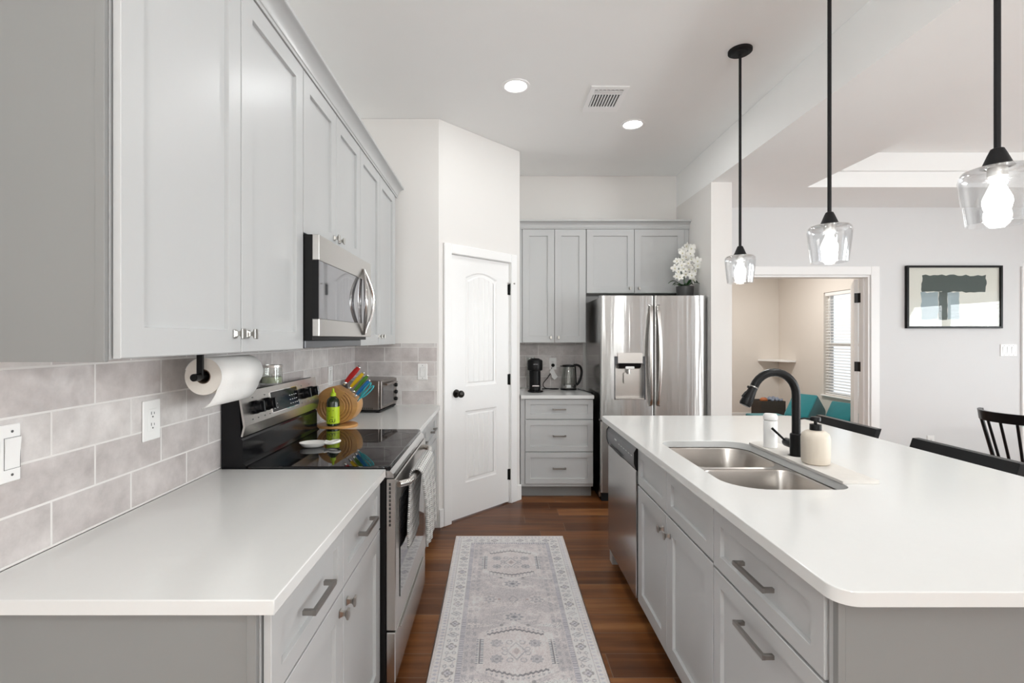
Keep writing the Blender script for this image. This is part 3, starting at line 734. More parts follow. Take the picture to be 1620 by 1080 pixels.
# front: trim strip, door, drawer
mb = MB(); mb.prism([(-.4275, .878), (-.4275, .905), (-.412, .905), (-.398, .893), (-.396, .878)], XZ, ry0+.001, ry1-.001); mb.build('front_trim', M['steel_dark'], t, ang=20)
dx = -.389
mb = MB(); mb.box(-.4265, dx, ry0+.002, ry1-.002, .292, .874, .003); dr = mb.build('oven_door', M['steel_h'], t)
MB().box(dx+.0002, dx+.0030, ry0+.075, ry1-.075, .385, .775, .001).build('door_window', M['oven_glass'], dr)
m = MB()
for k in range(11): m.box(-.415, -.408, ry0+.0008, ry0+.0018, .848-.0155*k, .858-.0155*k)
for k in range(14): m.box(dx-.022, dx-.010, ry0+.06+k*.046, ry0+.09+k*.046, .8742, .8748)
m.build('vent_slots', M['plastic_dk'], dr, smooth=False)
hy0, hy1, hz_ = ry0+.055, ry1-.055, .838
pts = [(dx+.002, hy0, hz_)]+[(dx+.006+.042*math.sin(PI*k/20)**.20, hy0+(hy1-hy0)*k/20, hz_) for k in range(1, 20)]+[(dx+.002, hy1, hz_)]
mb = MB(); mb.tube(pts, .0130, 16); mb.build('door_handle', M['steel_h'], dr)
mb = MB(); mb.box(-.4265, dx-.002, ry0+.003, ry1-.003, .092, .284, .003); dw = mb.build('storage_drawer', M['steel_h'], t)
MB().box(dx-.0018, dx+.006, ry0+.08, ry1-.08, .262, .270, .002).build('drawer_grip', M['steel_h'], dw)
mb = MB()
for y in (ry0+.06, ry1-.06):
    for x in (-1.0, -.48): mb.lathe([(.016, 0), (.016, .03)], (x, y, 0), 12)
mb.build('feet', M['black_mat'], t)
# microwave
t = thing('microwave', 'over-the-range stainless microwave under the short wall cabinet', 'microwave', (0, 0, 0))
my0, my1, mz0, mz1 = 1.849, 2.606, 1.385, 1.811
mb = MB(); mb.box(-1.06, -.709, my0+.001, my1-.001, mz0+.02, mz1-.001); mb.build('body', M['black_side'], t, smooth=False)
mb = MB(); mb.box(-1.06, -.735, my0+.002, my1-.002, mz0-.012, mz0+.0195, .003); mb.build('vent_base', M['grey_pl'], t)
fx0, fx1 = -.7085, -.682; zl, zh = 1.487, 1.712
mb = MB(); mb.box(fx0, fx1, my0, my1, zh, mz1-.001, .002); mb.build('top_band', M['steel_h'], t)
mb = MB(); mb.box(fx0, fx1, my0, my1, mz0+.035, zl, .002); mb.build('bottom_band', M['steel_h'], t)
mb = MB(); mb.box(fx0, fx1-.002, my0, my1-.12, zl+.0005, zh-.0005, .001); mb.build('door_glass', M['micro_glass'], t)
mb = MB(); mb.box(fx0, fx1-.001, my1-.119, my1, zl+.0005, zh-.0005, .001); mb.build('control_strip', M['steel_h'], t)
MB().box(fx0-.0, fx1-.0015, my0-.0008, my0-.0002, zl+.001, zh-.001).build('glass_edge', M['black_sat'], t, smooth=False)
hc = my1-.150; zc0, zc1 = 1.432, 1.762
for s in (-1, 1):
    pts = [(fx1+.004+.030*math.sin(PI*k/20), hc+s*.070*math.sin(PI*k/20), zc0+(zc1-zc0)*k/20) for k in range(21)]
    MB().tube(pts, [.006+.0045*math.sin(PI*k/20) for k in range(21)], 12).build('handle', M['chrome'] if s > 0 else M['steel_dark'], t)

# ------------------------------------------------------------------ refrigerator
t = thing('refrigerator', 'stainless french-door refrigerator with water dispenser', 'refrigerator', (0, 0, 0))
fx0, fx1, fy, fz = .884, 1.790, 4.140, 1.778
MB().box(fx0+.002, fx1-.002, fy+.075, YB-.03, .03, fz-.012, .004).build('body', M['steel_dark'], t)
sx_ = 1.340
def rounded_door(m, x0, x1, z0, z1, hole=None):
    """door with softly rounded vertical edges, front at fy, back at fy+.07"""
    r = .014; prof = [(x0, fy+.07)]+[(x0+r-r*math.cos(a*R90/4), fy+r-r*math.sin(a*R90/4)) for a in range(5)]+[(x1-r+r*math.sin(a*R90/4), fy+r-r*math.cos(a*R90/4)) for a in range(5)]+[(x1, fy+.07)]
    if not hole:
        m.prism(prof, XY, z0, z1); return
    hx0, hx1, hz0, hz1 = hole; bm = m.bm
    m.prism(prof, XY, z0, hz0); m.prism(prof, XY, hz1, z1)
    L = [p for p in prof if p[0] < x0+.1]; Rr = [p for p in prof if p[0] > x1-.1]
    m.prism(L+[(hx0, fy), (hx0, fy+.07)], XY, hz0, hz1); m.prism([(hx1, fy+.07), (hx1, fy)]+Rr, XY, hz0, hz1)
hole = (1.000, 1.268, .886, 1.258)
mb = MB(); rounded_door(mb, fx0, sx_-.002, .712, fz, hole); ld = mb.build('left_door', M['steel'], t, ang=30)
mb = MB(); rounded_door(mb, sx_+.002, fx1, .712, fz); rd = mb.build('right_door', M['steel'], t, ang=30)
mb = MB(); rounded_door(mb, fx0, fx1, .09, .700); fd = mb.build('freezer_drawer', M['steel'], t, ang=30)
text('LG', .022, M['mark'], 'badge', rd, Matrix.Translation((1.735, fy-.0005, 1.735)) @ Matrix.Rotation(R90, 4, 'X'))
# dispenser
mb = MB(); h0, h1, g0, g1 = hole
mb.box(h0, h1, fy+.0695, fy+.0735, g0, g1); mb.build('dispenser_back', M['steel_h'], ld)
mb = MB(); mb.box(h0+.0002, h0+.010, fy+.004, fy+.069, g0, g1); mb.box(h1-.010, h1-.0002, fy+.004, fy+.069, g0, g1); mb.box(h0+.01, h1-.01, fy+.004, fy+.069, 1.19, g1-.0005); mb.build('dispenser_liner', M['grey_pl'], ld)
mb = MB(); mb.prism([(fy-.012, 1.288), (fy-.012, 1.200), (fy+.05, 1.178), (fy+.05, 1.288)], YZ, 1.028, 1.240, .002); mb.build('dispenser_panel', M['steel_h'], ld)
mb = MB(); mb.prism([(fy-.010, 1.1995), (fy+.045, 1.176), (fy+.045, 1.15), (fy+.0, 1.165)], YZ, 1.040, 1.228); mb.build('dispenser_hood', M['black_sat'], ld)
mb = MB(); mb.box(1.095, 1.172, fy-.006, fy+.02, 1.148, 1.172, .004); mb.build('ice_chute', M['plastic_w'], ld)
mb = MB(); mb.lathe([(.014, 1.105), (.014, 1.15)], (1.133, fy+.03, 0), 16); mb.prism(rr(1.095, 1.02, 1.170, 1.115, .012, 4), XZ, fy+.045, fy+.055); mb.build('paddle', M['steel_h'], ld)
mb = MB(); mb.box(h0+.01, h1-.01, fy-.006, fy+.069, g0+.0005, g0+.014, .003); mb.build('drip_tray', M['steel_h'], ld)
for s, d in ((-1, ld), (1, rd)):
    xc = sx_+s*.040
    pts = [(xc, fy+.001, 1.70)]+[(xc-s*.012*(1-math.sin(PI*k/16)), fy-.016-.038*math.sin(PI*k/16)**.7, 1.685-.84*k/16) for k in range(17)]+[(xc, fy+.001, .832)]
    loops = []
    for p in pts: loops.append([(p[0]+a, p[1]+b, p[2]) for a, b in ((-.014, .006), (-.012, -.006), (0, -.011), (.012, -.006), (.014, .006))])
    MB().loft(loops).build('handle', M['steel_h'], d, ang=50)
mb = MB(); pts = [(fx0+.06+(fx1-fx0-.12)*k/16, fy-.012-.04*math.sin(PI*k/16)**.6, .635) for k in range(17)]; mb.tube([(fx0+.06, fy, .635)]+pts+[(fx1-.06, fy, .635)], .011, 12); mb.build('handle', M['steel_h'], fd)
MB().box(fx0+.008, fx0+.075, fy+.076, fy+.15, fz-.0115, fz+.010, .004).build('hinge_cover', M['grey_pl'], t)
MB().box(fx0+.02, fx1-.02, fy+.06, YB-.08, .0, .0895).build('base_grille', M['black_mat'], t, smooth=False)

# ------------------------------------------------------------------ pendants and ceiling fixtures
def pendant(loc, label):
    t = thing('pendant_light', label, 'pendant light', loc, 0, 'glass pendants over the island')
    MB().lathe([(.064, 0), (.064, -.012), (.058, -.016), (.045, -.018), (.043, -.024), (.010, -.026)], (0, 0, 0), 36).build('canopy', M['black_mat'], t)
    zt = -(CZ-1.925)
    MB().tube([(0, 0, -.026), (0, 0, zt)], .0075, 12).build('rod', M['black_mat'], t)
    MB().lathe([(.010, zt+.012), (.014, zt+.010), (.020, zt-.004), (.030, zt-.030), (.036, zt-.040), (.005, zt-.0405)], (0, 0, 0), 28).build('socket_cap', M['black_mat'], t)
    MB().lathe([(.004, zt-.041), (.021, zt-.0412), (.0215, zt-.066), (.018, zt-.07), (.004, zt-.0702)], (0, 0, 0), 24).build('socket', M['nickel'], t)
    o = [(.030, zt-.0415), (.058, zt-.043), (.073, zt-.048), (.0805, zt-.059), (.0815, zt-.072), (.078, zt-.11), (.0705, zt-.17), (.067, zt-.198)]
    i = [(r-.003, z if k < 7 else z) for k, (r, z) in enumerate(o)]
    MB().lathe(o+[(r-.003, z+.0) for r, z in o[::-1]][:-1]+[(.027, zt-.0445)], (0, 0, 0), 48, cap0=False, cap1=False).build('shade', M['shade_glass'], t, ang=60)
    b = [(.013, zt-.071), (.014, zt-.085), (.022, zt-.105), (.030, zt-.125), (.0315, zt-.138), (.028, zt-.155), (.017, zt-.167), (.003, zt-.170)]
    MB().lathe(b, (0, 0, 0), 24).build('bulb', M['bulb'], t)
    return t
p0 = pendant((1.380, 2.750, CZ-.0005), 'black rod glass pendant over the island, farthest from the camera, nearest the doorway')
dup(p0, (1.380, 2.010, CZ-.0005), None, 'black rod glass pendant over the island, the middle one of three')
dup(p0, (1.380, 1.335, CZ-.0005), None, 'black rod glass pendant over the near end of the island, at the right edge')
for (x, y) in ((1.38, 2.75), (1.38, 2.01), (1.38, 1.335)):
    l = bpy.data.lights.new('bulb_light', 'POINT'); l.energy = 4.5; l.shadow_soft_size = .033; l.color = (.97, 1, .99)
    o = bpy.data.objects.new('bulb_light', l); COL.objects.link(o); o.location = (x, y, 1.925-.150-.06)
def downlight(x, y, z, label=None, power=3):
    if label:
        t = thing('recessed_light', label, 'ceiling light', (x, y, z-.0004), 0, 'recessed ceiling lights')
        MB().lathe([(.092, 0), (.090, -.005), (.074, -.007), (.068, -.003), (.068, 0)], (0, 0, 0), 40, cap0=False, cap1=False).build('trim_ring', M['vent'], t)
        MB().lathe([(.0675, 0), (.0675, -.002), (.002, -.0035)], (0, 0, 0), 40).build('lens', M['lens'], t)
    area('downlight_lamp', (x, y, z-.012), (0, 0, 0), .12, .12, power, (.98, 1, .995), 'DISK')
downlight(.119, 3.137, CZ, 'lit recessed ceiling light over the runner rug, left of the air vent')
downlight(1.035, 3.70, CZ, 'lit recessed ceiling light right of the air vent, nearer the back wall')
for (x, y, z, p) in ((.2, 1.2, CZ, 3.5), (-.2, -.8, CZ, 10),): downlight(x, y, z, None, p)  # out-of-frame downlights added to brighten the kitchen
# ceiling vent
t = thing('ceiling_vent', 'white louvered air vent in the kitchen ceiling', 'vent', (.735, 3.308, CZ-.0004))
MB().plate([(-.125, -.174), (.125, -.174), (.125, .174), (-.125, .174)], [[(-.095, -.135), (.095, -.135), (.095, .105), (-.095, .105)]], -.008, -.0005, .0015).build('frame', M['vent'], t)
MB().box(-.095, .095, -.135, .105, -.0012, -.0008).build('backing', M['plastic_dk'], t, smooth=False)
mb = MB()
for k in range(10): x = -.085+.0195*k; mb.box(x-.0042, x+.0042, -.062, .104, -.0075, -.0015)
for y in (-.113, -.094, -.075): mb.box(-.095, .095, y-.0045, y+.0045, -.0075, -.0015)
for k in range(6): x = -.07+.027*k; mb.box(x-.003, x+.003, -.134, -.12, -.007, -.0015)
mb.build('slats', M['vent'], t, smooth=False)

# ------------------------------------------------------------------ wall plates
def plate_thing(name, label, cat, m, kind, wd=.072, ht=.118):
    t = thing(name, label, cat); t.matrix_world = m
    MB().box(-wd/2, wd/2, -.006, -.0003, -ht/2, ht/2, .002).build('cover_plate', M['plastic_w'], t)
    n = max(1, round(wd/.055)) if wd > .08 else 1
    for k in range(n):
        x = (k-(n-1)/2)*.046
        if kind == 'rocker':
            mb = MB(); mb.prism([(-.0062, -.033), (-.0075, .0), (-.0105, .033), (-.0062, .033)], lambda u, v, q: (q, u, v), x-.0165, x+.0165); mb.build('rocker', M['plastic_w'], t, smooth=False)
            g = MB()
            for a in (-.018, .0172): g.box(x+a, x+a+.0008, -.0066, -.0061, -.034, .034)
            for b in (-.0345, .0337): g.box(x-.018, x+.018, -.0066, -.0061, b, b+.0008)
            for b in (-.047, .047): g.lathe([(.003, -.0066), (.003, -.0061)], (x, 0, b), 10, 'y')
            g.build('seam', M['markd'], t, smooth=False)
        else:
            mb = MB(); mb.box(x-.0168, x+.0168, -.008, -.0061, -.034, .034, .001); mb.build('receptacle', M['plastic_w'], t)
            g = MB()
            for c in (-.017, .017):
                g.box(x-.007, x-.0052, -.0087, -.0081, c, c+.009); g.box(x+.0052, x+.007, -.0087, -.0081, c, c+.007); g.lathe([(.0025, -.0087), (.0025, -.0081)], (x, 0, c-.007), 10, 'y')
            g.build('slots', M['plastic_dk'], t, smooth=False)
    return t
def mleft(y, z): return Matrix.Translation((WL+.0093, y, z)) @ Matrix.Rotation(R90, 4, 'Z')
def mback(x, y, z): return Matrix.Translation((x, y, z))
plate_thing('light_switch', 'white rocker light switch on the left tile wall, cut by the left edge', 'switch', mleft(1.028, 1.163), 'rocker', .085, .125)
plate_thing('power_outlet', 'white double outlet on the left tile wall below the wall cabinet', 'outlet', mleft(1.477, 1.163), 'outlet', .074, .122)
plate_thing('light_switch', 'white switch on the tile wall behind the knife block', 'switch', mleft(3.063, 1.176), 'rocker')
plate_thing('light_switch', 'white rocker switch on the tiled wall beside the pantry door', 'switch', mback(-.557, 3.606-.0093, 1.163), 'rocker')
plate_thing('power_outlet', 'white outlet on the back tile wall with a black plug in it', 'outlet', mback(.557, YB-.0093, 1.157), 'outlet')
plate_thing('power_outlet', 'white outlet low on the living-room wall near the stools', 'outlet', mback(4.366, YB-.0003, .375), 'outlet')
plate_thing('light_switch', 'white three-gang switch plate on the wall right of the framed art', 'switch', mback(5.150, YB-.0003, 1.292), 'rocker', .165)
plate_thing('power_outlet', 'white outlet low on the playroom back wall', 'outlet', mback(3.625, PY1-.0003, .41), 'outlet')

# ------------------------------------------------------------------ paper towel
t = thing('paper_towel_holder', 'black under-cabinet bar holding the paper towel roll', 'holder', (-.916, 1.49, 1.37))
mb = MB(); mb.box(-.010, .010, -.004, .004, -.085, -.0045, .0015); mb.box(-.018, .018, -.025, .025, -.0045, -.0006, .001); mb.build('bracket', M['black_sat'], t)
mb = MB(); mb.lathe([(.0115, -.032), (.0115, -.005)], (0, 0, -.077), 20, 'y'); mb.lathe([(.009, -.005), (.009, .29)], (0, 0, -.077), 16, 'y'); mb.build('rod', M['black_sat'], t)
t = thing('paper_towel_roll', 'white paper towel roll hanging under the near wall cabinet', 'paper towel', (-.916, 1.505, 1.293))
mb = MB(); RR = .0575
mb.lathe([(.023, 0), (RR, 0), (RR, .262), (.023, .262), (.023, 0)], (0, 0, 0), 48, 'y', False, False); mb.build('roll', M['paper_core'], t)
prof = [(RR*1.012*math.cos(a), RR*1.012*math.sin(a)) for a in [math.radians(x) for x in range(160, -41, -10)]]
prof += [(.040, -.052), (.032, -.067), (.022, -.082), (.008, -.094), (-.006, -.100)]
mb = MB(); mb.loft([[(x, y, z) for x, z in prof] for y in (-.001, .08, .17, .263)], False, False, closed=False)
o = mb.build('outer_sheet', M['towel_paper'], t, ang=80); md = o.modifiers.new('s', 'SOLIDIFY'); md.thickness = .0012; md.offset = 1
mb = MB(); mb.lathe([(.0228, -.0005), (.0228, .2625), (.0205, .2625), (.0205, -.0005), (.0228, -.0005)], (0, 0, 0), 32, 'y', False, False); mb.build('core', M['card'], t)

# candle on the backguard
t = thing('candle_jar', 'glass candle jar with pale green wax on top of the stove backguard', 'candle', (-1.022, 2.19, 1.2035))
MB().lathe([(.002, 0), (.044, 0), (.0455, .004), (.0455, .088), (.043, .088), (.043, .008), (.002, .008)], (0, 0, 0), 36, cap0=True, cap1=True).build('jar', M['glass'], t)
MB().lathe([(.002, .0085), (.0425, .0085), (.0425, .034), (.002, .033)], (0, 0, 0), 32).build('wax', M['wax'], t)
MB().tube([(0, 0, .033), (.001, 0, .045)], .0012, 8).build('wick', M['black_mat'], t)
MB().lathe([(.0458, .078), (.0462, .088), (.0435, .0885), (.0432, .078), (.0458, .078)], (0, 0, 0), 36, cap0=False, cap1=False).build('rim_band', M['steel_h'], t)

# spoon rest
t = thing('spoon_rest', 'white ceramic spoon rest on the black glass cooktop', 'spoon rest', (-.835, 2.185, .9224), .15)
def oval(a, b, z, cx=0): return [(cx+a*math.cos(2*PI*k/36)*(1 if math.cos(2*PI*k/36) < 0 else 1.1), b*math.sin(2*PI*k/36), z) for k in range(36)]
mb = MB(); mb.loft([oval(.034, .026, 0), oval(.047, .036, .006), oval(.056, .044, .018), oval(.058, .046, .021), oval(.055, .043, .020), oval(.045, .034, .009), oval(.030, .022, .006)]); mb.build('bowl', M['ceramic'], t, ang=70)
pts = [(.052, .016, .020)]+[(.092+.026*math.cos(a), .026*math.sin(a), .019+.004*math.cos(a)) for a in [math.radians(x) for x in range(140, -141, -20)]]+[(.052, -.016, .020)]
mb = MB(); mb.tube(pts, .006, 10); mb.build('handle_loop', M['ceramic'], t)

# dish towel over the oven handle
HX = dx+.048; HZ = hz_; ra = .0225
path = []
zf, zb2 = .53, .55
nf = 26
for k in range(nf+1): path.append((HX+ra+.004, zf+(HZ-zf)*k/nf))
for k in range(1, 9): a = PI*k/8; path.append((HX+(ra+.004)*math.cos(a)*(1 if k < 4 else .96), HZ+(ra+.003)*math.sin(a)))
for k in range(1, 20): path.append((HX-(ra+.002), HZ-(HZ-zb2)*k/19))
NY = 44; y0t, y1t = 2.03, 2.36
verts = []; uvs = []; faces = []
acc = 0; lens = [0]
for a, b in zip(path, path[1:]): acc += math.hypot(b[0]-a[0], b[1]-a[1]); lens.append(acc)
for i, (x, z) in enumerate(path):
    front = i <= nf+3
    dr_ = max(0, (HZ-z))/.3
    for j in range(NY+1):
        s = j/NY; amp = min(1, dr_*2.2)
        wv = .007*math.sin(s*PI*5.0+.6)+.004*math.sin(s*PI*9+dr_*2)
        sq = 1-(.10 if front else .22)*min(1, dr_*1.2)
        y = (y0t+y1t)/2+(s-.5)*(y1t-y0t)*sq+.008*math.sin(dr_*3+s*4)*amp + (-.085 if not front else .0)*min(1, dr_*1.5)
        xx = x+(abs(wv)+.004+.006*dr_ if front else -.15*abs(wv))*amp
        zz = z-(.012*math.sin(s*3.5)*amp*dr_)
        verts.append((xx, y, zz)); uvs.append((s*(y1t-y0t), lens[i]))
for i in range(len(path)-1):
    for j in range(NY): a = i*(NY+1)+j; faces.append((a, a+1, a+NY+2, a+NY+1))
me = bpy.data.meshes.new('dish_towel'); me.from_pydata(verts, [], faces); ul = me.uv_layers.new(name='UVMap')
for lp in me.loops: ul.data[lp.index].uv = uvs[lp.vertex_index]
me.polygons.foreach_set('use_smooth', [True]*len(me.polygons)); me.materials.append(M['towel'])
o = bpy.data.objects.new('dish_towel', me); COL.objects.link(o); md = o.modifiers.new('s', 'SOLIDIFY'); md.thickness = .008; md.offset = 0
tag(o, 'ribbed light grey dish towel draped over the oven door handle', 'towel')

# ------------------------------------------------------------------ knife block group
ks = .000508
t = thing('knife_block', 'round wooden knife block with grooved face on the left counter', 'knife block', (-.905, 2.765, .9145), math.radians(-4))
MB().plate([(.112*math.cos(2*PI*k/40), -.022+.104*math.sin(2*PI*k/40)) for k in range(40)], [], 0, .014, .004).build('base', M['wood'], t)
# face outline in (u, v), v from the base up
cu_, cv_ = 0, .108
ol = []
for k in range(41):
    a = math.radians(94+281*k/40)   # open at the upper right
    ol.append((cu_+.122*math.cos(a), cv_+.106*math.sin(a)))
ol = [(p[0], max(p[1], .0005)) for p in ol]
mb = MB(); mb.prism(ol, lambda u, v, q: (u, q, v+.014), -.040, .050, .004); mb.build('block', M['wood'], t, ang=30)
for rad in (.052, .068, .084):
    m = MB(); pts = [(-.004+rad*math.cos(math.radians(a)), -.0402, .014+.100+rad*math.sin(math.radians(a))) for a in range(-200, 61, 8)]
    m.tube(pts, .0042, 8); m.build('ridge', M['wood'], t)
    m = MB(); m.tube([(p[0]*1.0+(p[0]+.004)*.115, p[1]+.0008, p[2]+(p[2]-.114)*.115) for p in pts], .0022, 6); m.build('groove', M['wood_dk'], t)
kdir = Vector((.66, .05, .75)).normalized()
def handle(m, p, L, wdt, th):
    p = Vector(p); side = Vector((-.75, 0, .66)); dep = kdir.cross(side).normalized()
    sec = ((0, .72), (.12, .80), (.45, 1.0), (.8, .95), (1, .75))
    m.loft([[p+kdir*(L*s)+side*(a*wdt*f)+dep*(b*th*f) for a, b in ((-.5, -.3), (-.3, -.5), (.3, -.5), (.5, -.3), (.5, .3), (.3, .5), (-.3, .5), (-.5, .3))] for s, f in sec])
def crop3(px, py): return ((px-305)*ks, (735-py)*ks+.012)   # helper: distances across the block face
for cname, (ax, ay), (bx_, by), yy, wdt in (('red', (372, 270), (512, 112), .018, .028), ('yellow', (438, 325), (575, 180), .006, .022), ('green', (488, 362), (628, 205), -.004, .021), ('blue', (520, 405), (648, 255), -.014, .021)):
    u0, v0 = crop3(ax, ay); u1, v1 = crop3(bx_, by); L = math.hypot(u1-u0, v1-v0)
    k = thing('kitchen_knife', '%s handled kitchen knife in the wooden block' % cname, 'knife', (-.905, 2.765, .9145), math.radians(-4), 'coloured knives in the block')
    m = MB(); handle(m, (u0, yy, v0), L, wdt, .018); m.build('handle', M['k_'+cname], k)
    m = MB(); p = Vector((u0, yy, v0)); handle(m, p-kdir*.022, .021, wdt*.75, .012); m.build('bolster', M['chrome'], k)
    m = MB(); handle(m, p+kdir*(L+.0005), .009, wdt*.7, .014); m.build('end_cap', M['chrome'], k)
k = thing('kitchen_scissors', 'aqua handled kitchen scissors in the wooden block', 'scissors', (-.905, 2.765, .9145), math.radians(-4))
u0, v0 = crop3(560, 450)
p = Vector((u0, -.026, v0)); side = Vector((-.75, 0, .66))
for s, dy in ((1, 0), (-1, -.008)):
    m = MB(); q = p+Vector((0, dy, 0)); pts = [q]
    for a in range(0, 361, 20):
        r_ = math.radians(a); pts.append(q+kdir*(.062-.046*math.cos(r_))+side*(s*(.004+.0085*(1-math.cos(r_))*.5)-.0085*math.sin(r_)*s))
    pts.append(q-kdir*.004); m.tube(pts, .0040, 8); m.build('handle', M['k_aqua'], k)
m = MB(); m.tube([p-kdir*.025+Vector((0, -.004, 0)), p+Vector((0, -.004, 0))], .006, 8); m.build('blade', M['chrome'], k)
# oil bottle on the block's base
t = thing('oil_bottle', 'dark squeeze bottle with lime label and lime tip in front of knife block', 'bottle', (-.912, 2.683, .9290))
MB().lathe([(.030, 0), (.034, .003), (.0345, .010), (.0345, .128), (.031, .144), (.020, .157), (.013, .161), (.013, .163)], (0, 0, 0), 36).build('body', M['bottle_dk'], t)
MB().lathe([(.0348, .014), (.0351, .014), (.0351, .106), (.0348, .106)], (0, 0, 0), 36, cap0=False, cap1=False).build('label', M['lime'], t)
MB().lathe([(.0155, .1632), (.0155, .178), (.011, .182), (.0075, .186), (.0045, .205), (.003, .206)], (0, 0, 0), 24).build('cap', M['lime'], t)
def onb(th_, z, r=.0353): return Matrix.Rotation(th_, 4, 'Z') @ Matrix.Translation((0, -r, z)) @ Matrix.Rotation(R90, 4, 'X')
for s_, th_ in (('G', .02), ('U', .42)): text(s_, .026, M['bottle_dk'], 'label_letter', t, onb(th_, .030), .0003)
for th_, z in ((.10, .052), (.3, .052), (-.55, .06), (-.3, .085), (.35, .088), (-.6, .030)): text('o', .012, M['bottle_dk'], 'label_mark', t, onb(th_, z), .0003)
# toaster oven
t = thing('toaster_oven', 'small stainless toaster oven in the counter corner behind the knife block', 'toaster oven', (-.785, 3.225, .9145), R90-math.radians(6))
TW, TD, TH = .335, .225, .215    # local x away from the camera, front faces -y
MB().box(0, TW, .004, TD, .018, TH, .006, 2).build('body', M['steel_t'], t)
mb = MB(); mb.box(.006, TW-.006, -.010, .0035, .026, TH-.004, .003); f_ = mb.build('door_frame', M['steel_t'], t)
MB().box(.024, TW-.075, -.0125, -.0102, .045, TH-.045, .001).build('door_glass', M['oven_glass'], f_)
mb = MB()
for x in (.045, TW-.095): mb.box(x-.006, x+.006, -.035, -.0102, TH-.035, TH-.022, .002)
mb.tube([(.03, -.036, TH-.028), (TW-.08, -.036, TH-.028)], .0065, 10); mb.build('door_handle', M['steel_t'], f_)
for z in (.06, .11, .16): MB().lathe([(.014, -.0102), (.014, -.018), (.011, -.026)], (TW-.036, 0, z), 16, 'y').build('knob', M['black_sat'], f_)
mb = MB(); mb.box(.0, TW, -.004, TD-.004, .008, .0175, .002)
for x in (.02, TW-.02):
    for y in (.02, TD-.03): mb.box(x-.012, x+.012, y-.012, y+.012, 0, .0085)
mb.build('feet', M['black_mat'], t)
m = MB()
for k in range(12): m.box(-.0008, -.0002, .05+.013*k, .056+.013*k, .022, .034)
m.build('side_vents', M['plastic_dk'], t, smooth=False)

# ------------------------------------------------------------------ back corner appliances
coffee = t = thing('coffee_maker', 'slim black capsule coffee maker on the back counter', 'coffee maker', (.352, 4.53, .9145))
MB().lathe([(.072, 0), (.074, .006), (.070, .014), (.055, .018), (.004, .019)], (0, -.03, 0), 32).build('base', M['black_gl'], t)
mb = MB(); mb.lathe([(.053, .016), (.053, .20)], (0, .01, 0), 32); mb.build('body', M['black_sat'], t)
mb = MB(); mb.lathe([(.060, .196), (.068, .202), (.070, .215), (.070, .285), (.064, .296), (.045, .304), (.038, .310), (.004, .312)], (0, -.005, 0), 36); mb.build('brew_head', M['black_sat'], t)
text('NESPRESSO', .0085, M['mark'], 'badge', t, Matrix.Translation((0, -.0755, .258)) @ Matrix.Rotation(R90, 4, 'X'))
mb = MB(); mb.box(-.032, .034, -.088, -.046, .052, .066, .004); mb.build('cup_rest', M['chrome'], t)
mb = MB(); mb.lathe([(.043, .018), (.043, .315), (.041, .315), (.041, .02)], (-.03, .11, 0), 28, cap0=True, cap1=True); mb.build('water_tank', M['glass'], t)
kettle = t = thing('electric_kettle', 'glass electric kettle with black lid and handle on the back counter', 'kettle', (.690, 4.70, .9145))
MB().lathe([(.078, 0), (.080, .004), (.078, .014), (.06, .018), (.004, .0185)], (0, 0, 0), 36).build('power_base', M['black_sat'], t)
MB().lathe([(.074, .019), (.075, .022), (.074, .052), (.072, .054), (.004, .0545)], (0, 0, 0), 36).build('heater_band', M['steel_dark'], t)
MB().lathe([(.0725, .055), (.072, .10), (.066, .17), (.060, .222), (.0575, .222), (.0635, .17), (.0695, .10), (.070, .055)], (0, 0, 0), 40, cap0=False, cap1=False).build('glass_body', M['glass'], t)
mb = MB(); mb.lathe([(.004, .2225), (.062, .2225), (.064, .228), (.058, .238), (.02, .243), (.004, .2435)], (0, 0, 0), 36); mb.prism([(-.062, -.018), (-.080, 0), (-.062, .018)], XY, .224, .231); mb.build('lid', M['black_sat'], t)
pts = [(.050, 0, .236), (.085, 0, .238), (.116, 0, .220), (.128, 0, .175), (.120, 0, .115), (.098, 0, .065), (.076, 0, .045)]
from mathutils.geometry import interpolate_bezier
def smooth(pts, n=6):
    P = [Vector(p) for p in pts]; out = []
    for i in range(len(P)-1):
        a, b, c, d = P[max(i-1, 0)], P[i], P[i+1], P[min(i+2, len(P)-1)]
        for k in range(n):
            u = k/n; out.append(.5*((2*b)+(c-a)*u+(2*a-5*b+4*c-d)*u*u+(-a+3*b-3*c+d)*u**3))
    return out+[P[-1]]
mb = MB(); mb.tube(smooth(pts), .0115, 12); mb.tube([(.066, 0, .226), (.0765, 0, .055)], .006, 10); mb.build('handle', M['black_sat'], t)
MB().box(-.028, .012, -.0762, -.0745, .024, .050, .0006).build('badge', M['mark'], t)
cz_ = .9145
mb = MB(); mb.tube(smooth([(.545, 4.845, 1.118), (.535, 4.84, 1.07), (.50, 4.82, 1.02), (.455, 4.80, .965), (.462, 4.78, .928), (.50, 4.74, .9195), (.56, 4.70, .9195), (.595, 4.715, .9195), (.56, 4.74, .9195), (.49, 4.735, .9195), (.43, 4.70, .9195)]), .0042, 8)
mb.xform(Matrix.Translation((-.352, -4.53, -.9145))); cord = mb.build('power_cord', M['black_mat'], coffee)
mb = MB(); mb.lathe([(.017, 0), (.017, -.012), (.010, -.026), (.006, -.030)], (.557, YB-.0185, 1.142), 16, 'y'); mb.xform(Matrix.Translation((-.352, -4.53, -.9145))); mb.build('plug', M['black_mat'], cord)
mb = MB(); mb.tube(smooth([(.775, 4.68, .922), (.80, 4.66, .9195), (.818, 4.56, .9195), (.835, 4.45, .9195), (.850, 4.38, .9195), (.8555, 4.37, .90), (.8555, 4.42, .70)]), .004, 8)
